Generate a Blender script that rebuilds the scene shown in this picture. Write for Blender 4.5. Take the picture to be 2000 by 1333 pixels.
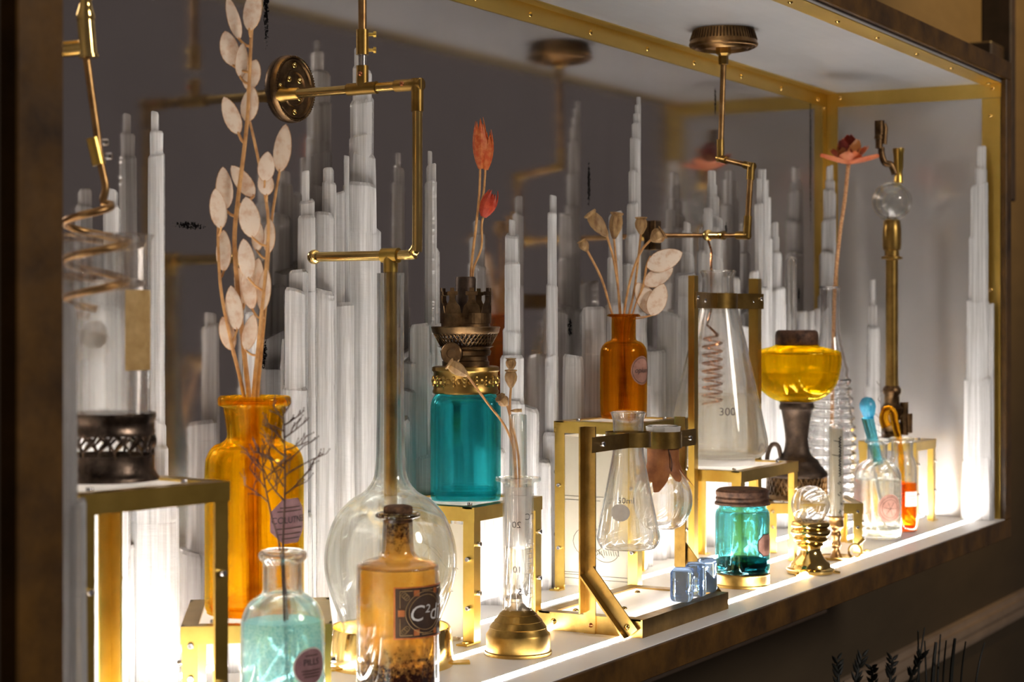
import bpy, bmesh, math, random
from mathutils import Vector, Matrix

for o in list(bpy.data.objects):
    bpy.data.objects.remove(o, do_unlink=True)
SC = bpy.context.scene
COL = SC.collection
PI = math.pi
rnd = random.Random(7)

# ------------------------------------------------------------------ camera
FPX, HOR = 3584.0, 624.0                 # focal length and horizon row for a 2000 x 1333 frame
CAM = Vector((-2.0, -0.5324, 0.2179))
FW = Vector((0.8675, 0.4974, 0.0)).normalized()
RT = Vector((FW.y, -FW.x, 0.0))
cd = bpy.data.cameras.new('camera')
cam = bpy.data.objects.new('camera', cd)
COL.objects.link(cam)
cam.location = CAM
cam.rotation_euler = (PI / 2, 0, math.atan2(FW.y, FW.x) - PI / 2)
cd.sensor_width = 36.0
cd.lens = 36.0 * FPX / 2000.0
cd.shift_x = 0.0
cd.shift_y = -(666.5 - HOR) / 2000.0
cd.clip_start = 0.02
cd.clip_end = 60
cd.dof.use_dof = True
cd.dof.focus_distance = 1.27
cd.dof.aperture_fstop = 15.0
SC.camera = cam

# ------------------------------------------------------------------ world, room lamp, added fill, exposure
w = bpy.data.worlds.new('room_ambient')
SC.world = w
w.use_nodes = True
w.node_tree.nodes['Background'].inputs[0].default_value = (0.060, 0.0495, 0.047, 1)
w.node_tree.nodes['Background'].inputs[1].default_value = 1.2
ld = bpy.data.lights.new('room_lamp', 'SPOT')
ld.spot_size = math.radians(44)
ld.spot_blend = 0.8
ld.shadow_soft_size = 0.08
ld.energy = 250.0
ld.color = (1.0, 0.62, 0.20)
lo = bpy.data.objects.new('room_lamp', ld)
lo.location = (0.70, -0.70, 1.90)
lo.rotation_euler = (Vector((0.72, 0.235, 0.92)) - lo.location).to_track_quat('-Z', 'Y').to_euler()
COL.objects.link(lo)
ld2 = bpy.data.lights.new('front_fill', 'AREA')  # added fill light, lifts the fronts of crystals, pods and stands
ld2.shape = 'DISK'; ld2.size = 0.5; ld2.energy = 21.0; ld2.color = (1.0, 0.91, 0.82)
lo2 = bpy.data.objects.new('front_fill', ld2)
lo2.location = (-1.0, -2.0, 1.10)
lo2.rotation_euler = (Vector((-0.5, 0.1, 0.15)) - lo2.location).to_track_quat('-Z', 'Y').to_euler()
COL.objects.link(lo2)
SC.view_settings.view_transform = 'Standard'
SC.view_settings.look = 'None'
SC.view_settings.gamma = 1.0
SC.view_settings.use_curve_mapping = False
SC.view_settings.exposure = 0.25
LED = 48.0
cy = SC.cycles
cy.max_bounces = 26
cy.diffuse_bounces = 4
cy.glossy_bounces = 8
cy.transmission_bounces = 24
cy.transparent_max_bounces = 32
cy.sample_clamp_indirect = 12.0
cy.sample_clamp_direct = 0.0
cy.blur_glossy = 0.6
cy.use_denoising = True
cy.caustics_reflective = True
cy.caustics_refractive = True

# ------------------------------------------------------------------ pixel <-> place
def at_d(px, py, d):
    return CAM + RT * ((px - 1000) / FPX * d) + FW * d + Vector((0, 0, (HOR - py) / FPX * d))
def at_z(px, py, z):
    return at_d(px, py, (CAM.z - z) * FPX / (py - HOR))
def at_y(px, py, y):
    a = (px - 1000) / FPX
    return at_d(px, py, (y - CAM.y) / (a * RT.y + FW.y))
def on_floor(px, d, z=0.0):
    p = at_d(px, HOR, d); p.z = z
    return p
def zz(py, d):
    return CAM.z + (HOR - py) / FPX * d
def facing(p):
    return math.atan2(CAM.y - p.y, CAM.x - p.x)

# ------------------------------------------------------------------ node materials
def new_mat(name):
    m = bpy.data.materials.new(name); m.use_nodes = True
    nt = m.node_tree; nt.nodes.clear()
    out = nt.nodes.new('ShaderNodeOutputMaterial')
    return m, nt, out
def nd(nt, typ, **kw):
    n = nt.nodes.new(typ)
    for k, v in kw.items():
        if k.startswith('i_'):
            n.inputs[k[2:].replace('_', ' ')].default_value = v
        else:
            setattr(n, k, v)
    return n
def col4(c): return (c[0], c[1], c[2], 1.0)
def noise(nt, scale, detail=4, rough=0.6, stretch=(1, 1, 1), co='Object'):
    tc = nd(nt, 'ShaderNodeTexCoord'); mp = nd(nt, 'ShaderNodeMapping')
    mp.inputs['Scale'].default_value = stretch
    nt.links.new(tc.outputs[co], mp.inputs['Vector'])
    n = nd(nt, 'ShaderNodeTexNoise')
    n.inputs['Scale'].default_value = scale; n.inputs['Detail'].default_value = detail; n.inputs['Roughness'].default_value = rough
    nt.links.new(mp.outputs[0], n.inputs['Vector'])
    return n
def ramp(nt, src, p0, p1, c0=(0, 0, 0), c1=(1, 1, 1)):
    r = nd(nt, 'ShaderNodeValToRGB')
    r.color_ramp.elements[0].position = p0; r.color_ramp.elements[0].color = col4(c0)
    r.color_ramp.elements[1].position = p1; r.color_ramp.elements[1].color = col4(c1)
    nt.links.new(src, r.inputs[0])
    return r
def surf(name, c0, c1, metal=0.0, rough=0.5, scale=40, lo=0.35, hi=0.65, bump=0.0, stretch=(1, 1, 1), rvar=0.12, spec=0.5, bscale=None, trans=0.0):
    m, nt, out = new_mat(name)
    b = nd(nt, 'ShaderNodeBsdfPrincipled')
    n = noise(nt, scale, 6, 0.62, stretch)
    r = ramp(nt, n.outputs['Fac'], lo, hi, c0, c1)
    nt.links.new(r.outputs[0], b.inputs['Base Color'])
    b.inputs['Metallic'].default_value = metal
    b.inputs['Specular IOR Level'].default_value = spec
    mr = nd(nt, 'ShaderNodeMapRange')
    mr.inputs['To Min'].default_value = max(0.02, rough - rvar); mr.inputs['To Max'].default_value = rough + rvar
    n2 = noise(nt, scale * 2.3, 4, 0.6, stretch)
    nt.links.new(n2.outputs['Fac'], mr.inputs['Value'])
    nt.links.new(mr.outputs[0], b.inputs['Roughness'])
    if bump:
        bp = nd(nt, 'ShaderNodeBump'); bp.inputs['Strength'].default_value = bump; bp.inputs['Distance'].default_value = 0.0006
        n3 = noise(nt, bscale or scale * 4, 5, 0.65, stretch)
        nt.links.new(n3.outputs['Fac'], bp.inputs['Height']); nt.links.new(bp.outputs[0], b.inputs['Normal'])
    if trans:
        t = nd(nt, 'ShaderNodeBsdfTranslucent'); nt.links.new(r.outputs[0], t.inputs[0])
        mx = nd(nt, 'ShaderNodeMixShader'); mx.inputs[0].default_value = trans
        nt.links.new(b.outputs[0], mx.inputs[1]); nt.links.new(t.outputs[0], mx.inputs[2])
        nt.links.new(mx.outputs[0], out.inputs[0])
    else:
        nt.links.new(b.outputs[0], out.inputs[0])
    return m
def glass(name, color, clear=0.35, rough=0.0, ior=1.46, wob=0.0, tint=None):
    m, nt, out = new_mat(name)
    g = nd(nt, 'ShaderNodeBsdfGlass'); g.inputs['Color'].default_value = col4(color)
    g.inputs['Roughness'].default_value = rough; g.inputs['IOR'].default_value = ior
    t = nd(nt, 'ShaderNodeBsdfTransparent'); t.inputs[0].default_value = col4(tint or color)
    n = noise(nt, 60, 3, 0.5)
    mr = nd(nt, 'ShaderNodeMapRange'); mr.inputs['To Min'].default_value = clear * 0.9; mr.inputs['To Max'].default_value = clear * 1.1
    nt.links.new(n.outputs['Fac'], mr.inputs['Value'])
    if wob:
        bp = nd(nt, 'ShaderNodeBump'); bp.inputs['Strength'].default_value = wob; bp.inputs['Distance'].default_value = 0.002
        n3 = noise(nt, 35, 2, 0.5)
        nt.links.new(n3.outputs['Fac'], bp.inputs['Height']); nt.links.new(bp.outputs[0], g.inputs['Normal'])
    mx = nd(nt, 'ShaderNodeMixShader')
    nt.links.new(mr.outputs[0], mx.inputs[0])
    nt.links.new(g.outputs[0], mx.inputs[1]); nt.links.new(t.outputs[0], mx.inputs[2])
    nt.links.new(mx.outputs[0], out.inputs[0])
    return m
def milky(name, color, transp=0.3, scale=300, c2=None, lo=0.4, hi=0.6, transl=0.6):
    """cloudy see-through matter: scattered light plus straight light"""
    m, nt, out = new_mat(name)
    n = noise(nt, scale, 4, 0.6)
    r = ramp(nt, n.outputs['Fac'], lo, hi, c2 or color, color)
    d = nd(nt, 'ShaderNodeBsdfDiffuse'); t = nd(nt, 'ShaderNodeBsdfTranslucent'); x = nd(nt, 'ShaderNodeBsdfTransparent')
    for q in (d, t, x): nt.links.new(r.outputs[0], q.inputs[0])
    m1 = nd(nt, 'ShaderNodeMixShader'); m1.inputs[0].default_value = transl
    nt.links.new(d.outputs[0], m1.inputs[1]); nt.links.new(t.outputs[0], m1.inputs[2])
    m2 = nd(nt, 'ShaderNodeMixShader'); m2.inputs[0].default_value = transp
    nt.links.new(m1.outputs[0], m2.inputs[1]); nt.links.new(x.outputs[0], m2.inputs[2])
    nt.links.new(m2.outputs[0], out.inputs[0])
    return m
def emit(name, color, strength):
    m, nt, out = new_mat(name)
    e = nd(nt, 'ShaderNodeEmission'); e.inputs[0].default_value = col4(color); e.inputs[1].default_value = strength
    nt.links.new(e.outputs[0], out.inputs[0])
    return m
def selenite():
    """satin spar: upright fibres pipe light along their length, so scattering is set by the fibre axis more than by the outer faces"""
    m, nt, out = new_mat('selenite')
    st = noise(nt, 300, 5, 0.72, (1, 1, 0.02))          # vertical fibres
    ck = noise(nt, 70, 4, 0.62, (0.35, 0.35, 1.9))      # cross cracks
    c = ramp(nt, st.outputs['Fac'], 0.28, 0.72, (0.70, 0.68, 0.66), (0.97, 0.96, 0.95))
    geo = nd(nt, 'ShaderNodeNewGeometry')
    bp = nd(nt, 'ShaderNodeBump'); bp.inputs['Strength'].default_value = 0.7; bp.inputs['Distance'].default_value = 0.003
    nt.links.new(ck.outputs['Fac'], bp.inputs['Height'])
    def axis_normal(zv):
        sc = nd(nt, 'ShaderNodeVectorMath', operation='SCALE'); nt.links.new(bp.outputs[0], sc.inputs[0]); sc.inputs['Scale'].default_value = 0.5
        ad = nd(nt, 'ShaderNodeVectorMath', operation='ADD'); nt.links.new(sc.outputs[0], ad.inputs[0]); ad.inputs[1].default_value = (0, 0, zv)
        no = nd(nt, 'ShaderNodeVectorMath', operation='NORMALIZE'); nt.links.new(ad.outputs[0], no.inputs[0])
        return no.outputs[0]
    d = nd(nt, 'ShaderNodeBsdfDiffuse'); t = nd(nt, 'ShaderNodeBsdfTranslucent'); x = nd(nt, 'ShaderNodeBsdfTransparent')
    x.inputs[0].default_value = (0.97, 0.96, 0.95, 1)
    nt.links.new(c.outputs[0], d.inputs[0]); nt.links.new(c.outputs[0], t.inputs[0])
    nt.links.new(axis_normal(-0.8), d.inputs['Normal'])
    g = nd(nt, 'ShaderNodeBsdfGlossy'); g.inputs['Roughness'].default_value = 0.18
    bp2 = nd(nt, 'ShaderNodeBump'); bp2.inputs['Strength'].default_value = 0.6; bp2.inputs['Distance'].default_value = 0.003
    nt.links.new(ck.outputs['Fac'], bp2.inputs['Height'])
    nt.links.new(bp2.outputs[0], g.inputs['Normal'])
    dp = nd(nt, 'ShaderNodeBsdfDiffuse'); nt.links.new(c.outputs[0], dp.inputs[0]); nt.links.new(bp.outputs[0], dp.inputs['Normal'])
    m0 = nd(nt, 'ShaderNodeMixShader'); m0.inputs[0].default_value = 0.45
    nt.links.new(d.outputs[0], m0.inputs[1]); nt.links.new(dp.outputs[0], m0.inputs[2])
    m1 = nd(nt, 'ShaderNodeMixShader'); m1.inputs[0].default_value = 0.16
    nt.links.new(m0.outputs[0], m1.inputs[1]); nt.links.new(t.outputs[0], m1.inputs[2])
    f2 = nd(nt, 'ShaderNodeMapRange'); f2.inputs['From Min'].default_value = 0.3; f2.inputs['From Max'].default_value = 0.7
    f2.inputs['To Min'].default_value = 0.46; f2.inputs['To Max'].default_value = 0.16
    nt.links.new(st.outputs['Fac'], f2.inputs['Value'])
    m2 = nd(nt, 'ShaderNodeMixShader'); nt.links.new(f2.outputs[0], m2.inputs[0])
    nt.links.new(m1.outputs[0], m2.inputs[1]); nt.links.new(x.outputs[0], m2.inputs[2])
    fr = nd(nt, 'ShaderNodeFresnel'); fr.inputs['IOR'].default_value = 1.4
    nt.links.new(bp2.outputs[0], fr.inputs['Normal'])
    m3 = nd(nt, 'ShaderNodeMixShader'); nt.links.new(fr.outputs[0], m3.inputs[0])
    nt.links.new(m2.outputs[0], m3.inputs[1]); nt.links.new(g.outputs[0], m3.inputs[2])
    nt.links.new(m3.outputs[0], out.inputs[0])
    m.cycles.use_bump_map_correction = False
    return m
def mirror(name, color, rough, marks=(), haze=0.0):
    """tarnished polished sheet; marks = (x, z, half width, half height) black foxing stains in world x,z"""
    m, nt, out = new_mat(name)
    b = nd(nt, 'ShaderNodeBsdfPrincipled')
    b.inputs['Metallic'].default_value = 1.0
    n = noise(nt, 9, 6, 0.6)
    c = ramp(nt, n.outputs['Fac'], 0.25, 0.8, tuple(v * 0.88 for v in color), color)
    st = noise(nt, 120, 3, 0.5, (0.02, 1, 1))
    mr = nd(nt, 'ShaderNodeMapRange'); mr.inputs['To Min'].default_value = rough * 0.7; mr.inputs['To Max'].default_value = rough * 1.4
    nt.links.new(st.outputs['Fac'], mr.inputs['Value'])
    last_c, last_r = c.outputs[0], mr.outputs[0]
    if marks:
        tc = nd(nt, 'ShaderNodeTexCoord'); sp = nd(nt, 'ShaderNodeSeparateXYZ')
        nt.links.new(tc.outputs['Object'], sp.inputs[0])
        acc = None
        def mth(op, a, bb):
            q = nd(nt, 'ShaderNodeMath', operation=op)
            for i, v in enumerate((a, bb)):
                if isinstance(v, (int, float)): q.inputs[i].default_value = v
                else: nt.links.new(v, q.inputs[i])
            return q.outputs[0]
        for (mx_, mz, hw, hh) in marks:
            u = mth('DIVIDE', mth('SUBTRACT', sp.outputs[0], mx_), hw)
            v = mth('DIVIDE', mth('SUBTRACT', sp.outputs[2], mz), hh)
            e = mth('SUBTRACT', 1.0, mth('ADD', mth('MULTIPLY', u, u), mth('MULTIPLY', v, v)))
            acc = e if acc is None else mth('MAXIMUM', acc, e)
        acc = mth('MULTIPLY', mth('POWER', mth('MAXIMUM', acc, 0.0), 0.7), 0.37)
        fx = noise(nt, 420, 5, 0.75)
        s = mth('ADD', acc, mth('MULTIPLY', fx.outputs['Fac'], 0.75))
        k = ramp(nt, s, 0.655, 0.69)
        mc = nd(nt, 'ShaderNodeMix', data_type='RGBA'); nt.links.new(k.outputs[0], mc.inputs[0])
        nt.links.new(last_c, mc.inputs[6]); mc.inputs[7].default_value = (0.006, 0.005, 0.005, 1)
        last_c = mc.outputs[2]
        last_r = mth('MAXIMUM', mr.outputs[0], mth('MULTIPLY', k.outputs[0], 0.7))
    nt.links.new(last_c, b.inputs['Base Color']); nt.links.new(last_r, b.inputs['Roughness'])
    hz = nd(nt, 'ShaderNodeBsdfDiffuse'); nt.links.new(last_c, hz.inputs[0])
    mx = nd(nt, 'ShaderNodeMixShader'); mx.inputs[0].default_value = haze
    nt.links.new(b.outputs[0], mx.inputs[1]); nt.links.new(hz.outputs[0], mx.inputs[2])
    nt.links.new(mx.outputs[0], out.inputs[0])
    return m

M = {}
M['brass'] = surf('brass', (0.52, 0.345, 0.075), (0.66, 0.45, 0.11), 1.0, 0.30, 25, rvar=0.06)
M['brass_pol'] = surf('polished_brass', (0.66, 0.45, 0.14), (0.84, 0.60, 0.22), 1.0, 0.14, 30)
M['brass_old'] = surf('aged_brass', (0.22, 0.13, 0.032), (0.43, 0.27, 0.075), 1.0, 0.34, 40)
M['brass_trim'] = surf('brass_trim', (0.66, 0.45, 0.10), (0.80, 0.56, 0.15), 1.0, 0.36, 14, stretch=(0.25, 1, 1))
M['bronze'] = surf('dark_bronze', (0.06, 0.034, 0.016), (0.21, 0.125, 0.058), 1.0, 0.38, 80)
M['iron'] = surf('dark_iron', (0.035, 0.022, 0.015), (0.085, 0.055, 0.036), 0.7, 0.5, 90, bump=0.4)
M['silver_old'] = surf('tarnished_silver', (0.025, 0.018, 0.014), (0.22, 0.16, 0.12), 1.0, 0.32, 70, 0.35, 0.75, bump=0.3)
M['silver'] = surf('dull_silver', (0.42, 0.36, 0.28), (0.66, 0.58, 0.47), 1.0, 0.28, 60)
M['copper'] = surf('copper', (0.46, 0.20, 0.085), (0.66, 0.33, 0.16), 1.0, 0.25, 60)
M['copper_old'] = surf('old_copper', (0.20, 0.105, 0.04), (0.42, 0.25, 0.10), 1.0, 0.36, 60, bump=0.2)
M['steel'] = surf('steel', (0.45, 0.43, 0.42), (0.68, 0.66, 0.64), 1.0, 0.22, 90)
M['redbolt'] = surf('red_brass', (0.30, 0.10, 0.04), (0.5, 0.2, 0.08), 1.0, 0.3, 90)
M['rust'] = surf('rusty_tin', (0.045, 0.022, 0.014), (0.17, 0.085, 0.05), 0.5, 0.6, 120, bump=0.7)
M['wood'] = surf('walnut_frame', (0.022, 0.009, 0.001), (0.145, 0.066, 0.008), 0.0, 0.42, 22, 0.3, 0.75, bump=0.3, stretch=(1.0, 1, 1), spec=0.4)
M['darkwood'] = surf('dark_wood', (0.008, 0.005, 0.003), (0.02, 0.012, 0.008), 0.0, 0.45, 30)
M['cork'] = surf('cork', (0.055, 0.026, 0.012), (0.17, 0.085, 0.04), 0.0, 0.9, 260, bump=0.9)
M['white'] = surf('white_acrylic', (0.88, 0.875, 0.87), (0.92, 0.915, 0.91), 0.0, 0.34, 8)
M['opal'] = surf('opal_sheet', (0.78, 0.76, 0.73), (0.86, 0.84, 0.81), 0.0, 0.12, 8, trans=0.5)
M['paper'] = surf('cream_paper', (0.52, 0.47, 0.36), (0.60, 0.55, 0.44), 0.0, 0.8, 12, trans=0.15)
M['ink'] = surf('black_ink', (0.012, 0.010, 0.010), (0.03, 0.026, 0.024), 0.0, 0.6, 60)
M['greyink'] = surf('grey_print', (0.10, 0.09, 0.085), (0.20, 0.18, 0.17), 0.0, 0.6, 60)
M['chalk'] = surf('white_ink', (0.55, 0.52, 0.50), (0.70, 0.67, 0.65), 0.0, 0.6, 60)
M['tape'] = surf('tan_tape', (0.46, 0.29, 0.10), (0.64, 0.44, 0.19), 0.0, 0.7, 90, trans=0.3)
M['lab_mauve'] = surf('mauve_label', (0.20, 0.095, 0.105), (0.33, 0.18, 0.18), 0.0, 0.7, 70)
M['lab_rose'] = surf('rose_label', (0.26, 0.115, 0.08), (0.42, 0.22, 0.165), 0.0, 0.7, 90)
M['lab_dark'] = surf('dark_label', (0.035, 0.016, 0.008), (0.075, 0.036, 0.016), 0.0, 0.55, 60)
M['lab_orange'] = surf('orange_print', (0.32, 0.085, 0.016), (0.45, 0.14, 0.03), 0.0, 0.6, 90)
M['lab_gold'] = surf('ochre_print', (0.26, 0.15, 0.05), (0.36, 0.23, 0.10), 0.0, 0.6, 90)
M['lab_white'] = surf('pale_label', (0.55, 0.48, 0.42), (0.70, 0.64, 0.57), 0.0, 0.7, 90)
M['pod'] = surf('honesty_pod', (0.74, 0.50, 0.32), (0.99, 0.89, 0.77), 0.0, 0.38, 170, 0.25, 0.52, bump=0.3, trans=0.5)
M['stem'] = surf('straw_stem', (0.36, 0.16, 0.045), (0.66, 0.36, 0.13), 0.0, 0.6, 120, bump=0.3)
M['poppy'] = surf('poppy_head', (0.20, 0.095, 0.03), (0.52, 0.33, 0.14), 0.0, 0.6, 200, stretch=(1, 1, 0.3), bump=0.3, trans=0.15)
M['twig'] = surf('dark_twig', (0.035, 0.015, 0.010), (0.10, 0.045, 0.028), 0.0, 0.7, 200)
M['orange'] = surf('orange_husk', (0.62, 0.10, 0.02), (0.80, 0.30, 0.09), 0.0, 0.5, 240, 0.4, 0.7, bump=0.4, trans=0.35)
M['redhusk'] = surf('red_husk', (0.48, 0.035, 0.012), (0.66, 0.10, 0.04), 0.0, 0.5, 240, bump=0.3, trans=0.35)
M['petal'] = surf('orange_petal', (0.62, 0.12, 0.035), (0.80, 0.30, 0.13), 0.0, 0.5, 50, bump=0.15, trans=0.35)
M['petal_red'] = surf('dark_red_petal', (0.16, 0.012, 0.008), (0.34, 0.04, 0.02), 0.0, 0.5, 60, trans=0.2)
M['ochre_petal'] = surf('ochre_petal', (0.42, 0.13, 0.03), (0.56, 0.22, 0.06), 0.0, 0.5, 60, trans=0.25)
M['grass'] = surf('dark_grass', (0.003, 0.0035, 0.002), (0.007, 0.008, 0.004), 0.0, 0.7, 100)
M['ceramic'] = surf('dark_ceramic', (0.01, 0.01, 0.01), (0.03, 0.028, 0.026), 0.0, 0.4, 20)
M['leather'] = surf('brown_leather', (0.22, 0.07, 0.018), (0.42, 0.16, 0.05), 0.0, 0.55, 60, bump=0.5, trans=0.25)
M['blueball'] = surf('blue_bulb', (0.02, 0.22, 0.42), (0.10, 0.48, 0.70), 0.0, 0.25, 160, stretch=(1, 1, 0.3))
M['ochreglass'] = glass('ochre_glass', (0.90, 0.62, 0.12), 0.3)
M['clear'] = glass('clear_glass', (0.985, 0.985, 0.98), 0.25)
M['thin'] = glass('thin_clear_glass', (0.985, 0.985, 0.98), 0.62)
M['solid'] = glass('solid_clear_glass', (0.97, 0.97, 0.97), 0.0, 0.0, 1.5, 0.15)
M['thick'] = glass('thick_clear_glass', (0.97, 0.98, 0.975), 0.25, 0.0, 1.48, 0.1)
M['amber'] = glass('amber_glass', (0.98, 0.79, 0.20), 0.45, 0.0, 1.47, 0.12)
M['amber_dark'] = glass('brown_glass', (0.90, 0.66, 0.22), 0.45, 0.0, 1.47, 0.12)
M['yellow'] = glass('yellow_glass', (0.985, 0.83, 0.14), 0.42, 0.0, 1.47, 0.05)
M['teal'] = glass('teal_glass', (0.40, 0.85, 0.88), 0.45, 0.0, 1.47, 0.25)
M['teal_pale'] = glass('pale_teal_glass', (0.55, 0.85, 0.90), 0.3, 0.0, 1.47, 0.35)
M['blueglass'] = glass('blue_glass', (0.66, 0.79, 0.95), 0.25, 0.05, 1.35, 0.6)
def blueblock():
    m, nt, out = new_mat('milky_blue_glass')
    g = nd(nt, 'ShaderNodeBsdfGlass'); g.inputs['Color'].default_value = (0.62, 0.76, 0.95, 1); g.inputs['IOR'].default_value = 1.4; g.inputs['Roughness'].default_value = 0.03
    n = noise(nt, 70, 3, 0.6)
    bp = nd(nt, 'ShaderNodeBump'); bp.inputs['Strength'].default_value = 0.25; bp.inputs['Distance'].default_value = 0.002
    nt.links.new(n.outputs['Fac'], bp.inputs['Height']); nt.links.new(bp.outputs[0], g.inputs['Normal'])
    c = ramp(nt, n.outputs['Fac'], 0.3, 0.7, (0.25, 0.36, 0.55), (0.60, 0.72, 0.88))
    t = nd(nt, 'ShaderNodeBsdfTranslucent'); d = nd(nt, 'ShaderNodeBsdfDiffuse')
    nt.links.new(c.outputs[0], t.inputs[0]); nt.links.new(c.outputs[0], d.inputs[0])
    m1 = nd(nt, 'ShaderNodeMixShader'); m1.inputs[0].default_value = 0.5
    nt.links.new(t.outputs[0], m1.inputs[1]); nt.links.new(d.outputs[0], m1.inputs[2])
    m2 = nd(nt, 'ShaderNodeMixShader'); m2.inputs[0].default_value = 0.20
    nt.links.new(g.outputs[0], m2.inputs[1]); nt.links.new(m1.outputs[0], m2.inputs[2]); nt.links.new(m2.outputs[0], out.inputs[0])
    return m
M['blueblock'] = blueblock()
M['water'] = glass('clear_liquid', (0.97, 0.96, 0.92), 0.15, 0.0, 1.33)
M['sand'] = milky('cloudy_liquid', (1.0, 0.985, 0.94), 0.86, 300, (0.98, 0.95, 0.88), transl=0.8)
M['aqua'] = milky('aqua_liquid', (0.70, 0.93, 0.92), 0.55, 900, (0.42, 0.74, 0.74), 0.42, 0.52)
M['orange_liq'] = glass('orange_liquid', (0.90, 0.38, 0.05), 0.2, 0.0, 1.33)
M['led'] = emit('led_diffuser', (1.0, 0.955, 0.915), LED)
M['selenite'] = selenite()
M['wall'] = surf('brown_plaster', (0.056, 0.037, 0.016), (0.068, 0.045, 0.020), 0.0, 0.75, 18, bump=0.3, stretch=(0.3, 1, 1))
M['moulding'] = surf('moulding_paint', (0.27, 0.195, 0.135), (0.33, 0.24, 0.165), 0.0, 0.55, 18)
M['roomfloor'] = surf('dark_floor', (0.03, 0.018, 0.010), (0.06, 0.035, 0.02), 0.0, 0.5, 6)

# ------------------------------------------------------------------ mesh helpers
def mesh_of(bm, name, smooth=True, angle=42):
    bmesh.ops.recalc_face_normals(bm, faces=bm.faces[:])
    me = bpy.data.meshes.new(name); bm.to_mesh(me); bm.free()
    if smooth:
        me.polygons.foreach_set('use_smooth', [True] * len(me.polygons))
        me.set_sharp_from_angle(angle=math.radians(angle))
    return me
def link(name, data, mat=None, parent=None, loc=(0, 0, 0), rot=None, label=None):
    o = bpy.data.objects.new(name, data); COL.objects.link(o)
    if mat is not None and data is not None:
        if not data.materials: data.materials.append(mat)
    if parent is not None: o.parent = parent
    o.location = loc
    if rot is not None: o.rotation_euler = rot
    if label: o['label'] = label
    return o
def thing(name, label, cat, loc=(0, 0, 0), rz=0.0, group=None):
    o = bpy.data.objects.new(name, None); COL.objects.link(o)
    o.empty_display_size = 0.01
    o.location = loc; o.rotation_euler = (0, 0, rz); o['label'] = label; o['category'] = cat
    if group: o['group'] = group
    return o
def part(par, name, bm, mat, label=None, smooth=True, angle=42):
    return link(name, mesh_of(bm, name, smooth, angle), M[mat] if isinstance(mat, str) else mat, par, label=label)
def struct(name, bm, mat, parent=None):
    o = link(name, mesh_of(bm, name, False), M[mat], parent)
    if parent is None: o['kind'] = 'structure'
    return o
def B(): return bmesh.new()
def box(bm, x0, x1, y0, y1, z0, z1, mtx=None):
    v = [bm.verts.new((x, y, z)) for x in (x0, x1) for y in (y0, y1) for z in (z0, z1)]
    for f in ((0, 1, 3, 2), (4, 6, 7, 5), (0, 4, 5, 1), (2, 3, 7, 6), (0, 2, 6, 4), (1, 5, 7, 3)):
        bm.faces.new([v[i] for i in f])
    if mtx is not None: bmesh.ops.transform(bm, matrix=mtx, verts=v)
    return bm
def bbox(x0, x1, y0, y1, z0, z1, bev=0.0004):
    bm = box(B(), x0, x1, y0, y1, z0, z1)
    if bev: bmesh.ops.bevel(bm, geom=bm.edges[:], offset=bev, segments=1, affect='EDGES')
    return bm
def rings_to_faces(bm, rings, closed):
    n = len(rings[0])
    for a, b in zip(rings[:-1], rings[1:]):
        m = n if closed else n - 1
        for i in range(m):
            j = (i + 1) % n
            vs = [a[i], a[j], b[j], b[i]]
            u = []
            for q in vs:
                if q not in u: u.append(q)
            if len(u) >= 3:
                try: bm.faces.new(u)
                except ValueError: pass
def lathe(bm, prof, seg=48, c=(0, 0, 0), mod=None, axis=None):
    """revolve (r, z) about the vertical axis through c; r = 0 ends close on the axis"""
    rings = []; vs = []
    for (r, z) in prof:
        if r < 1e-6:
            v = bm.verts.new((0, 0, z)); rings.append([v] * seg); vs.append(v)
        else:
            ring = []
            for i in range(seg):
                a = 2 * PI * i / seg
                rr = r * (mod(a, z) if mod else 1)
                v = bm.verts.new((rr * math.cos(a), rr * math.sin(a), z)); ring.append(v); vs.append(v)
            rings.append(ring)
    rings_to_faces(bm, rings, True)
    mt = Matrix.Translation(c)
    if axis is not None: mt = mt @ Vector(axis).to_track_quat('Z', 'Y').to_matrix().to_4x4()
    bmesh.ops.transform(bm, matrix=mt, verts=vs)
    return bm
def spline(pts, n=6):
    """Catmull-Rom through pts (tuples or Vectors)"""
    P = [Vector(p) for p in pts]
    if len(P) < 3: return P
    out = []
    for i in range(len(P) - 1):
        p0 = P[max(0, i - 1)]; p1 = P[i]; p2 = P[i + 1]; p3 = P[min(len(P) - 1, i + 2)]
        for k in range(n):
            t = k / n
            out.append(0.5 * ((2 * p1) + (p2 - p0) * t + (2 * p0 - 5 * p1 + 4 * p2 - p3) * t * t + (3 * p1 - p0 - 3 * p2 + p3) * t ** 3))
    out.append(P[-1])
    return out
def sprof(pts, n=5):
    return [(max(0.0, v[0]), v[1]) for v in spline([(a, b, 0) for a, b in pts], n)]
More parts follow.
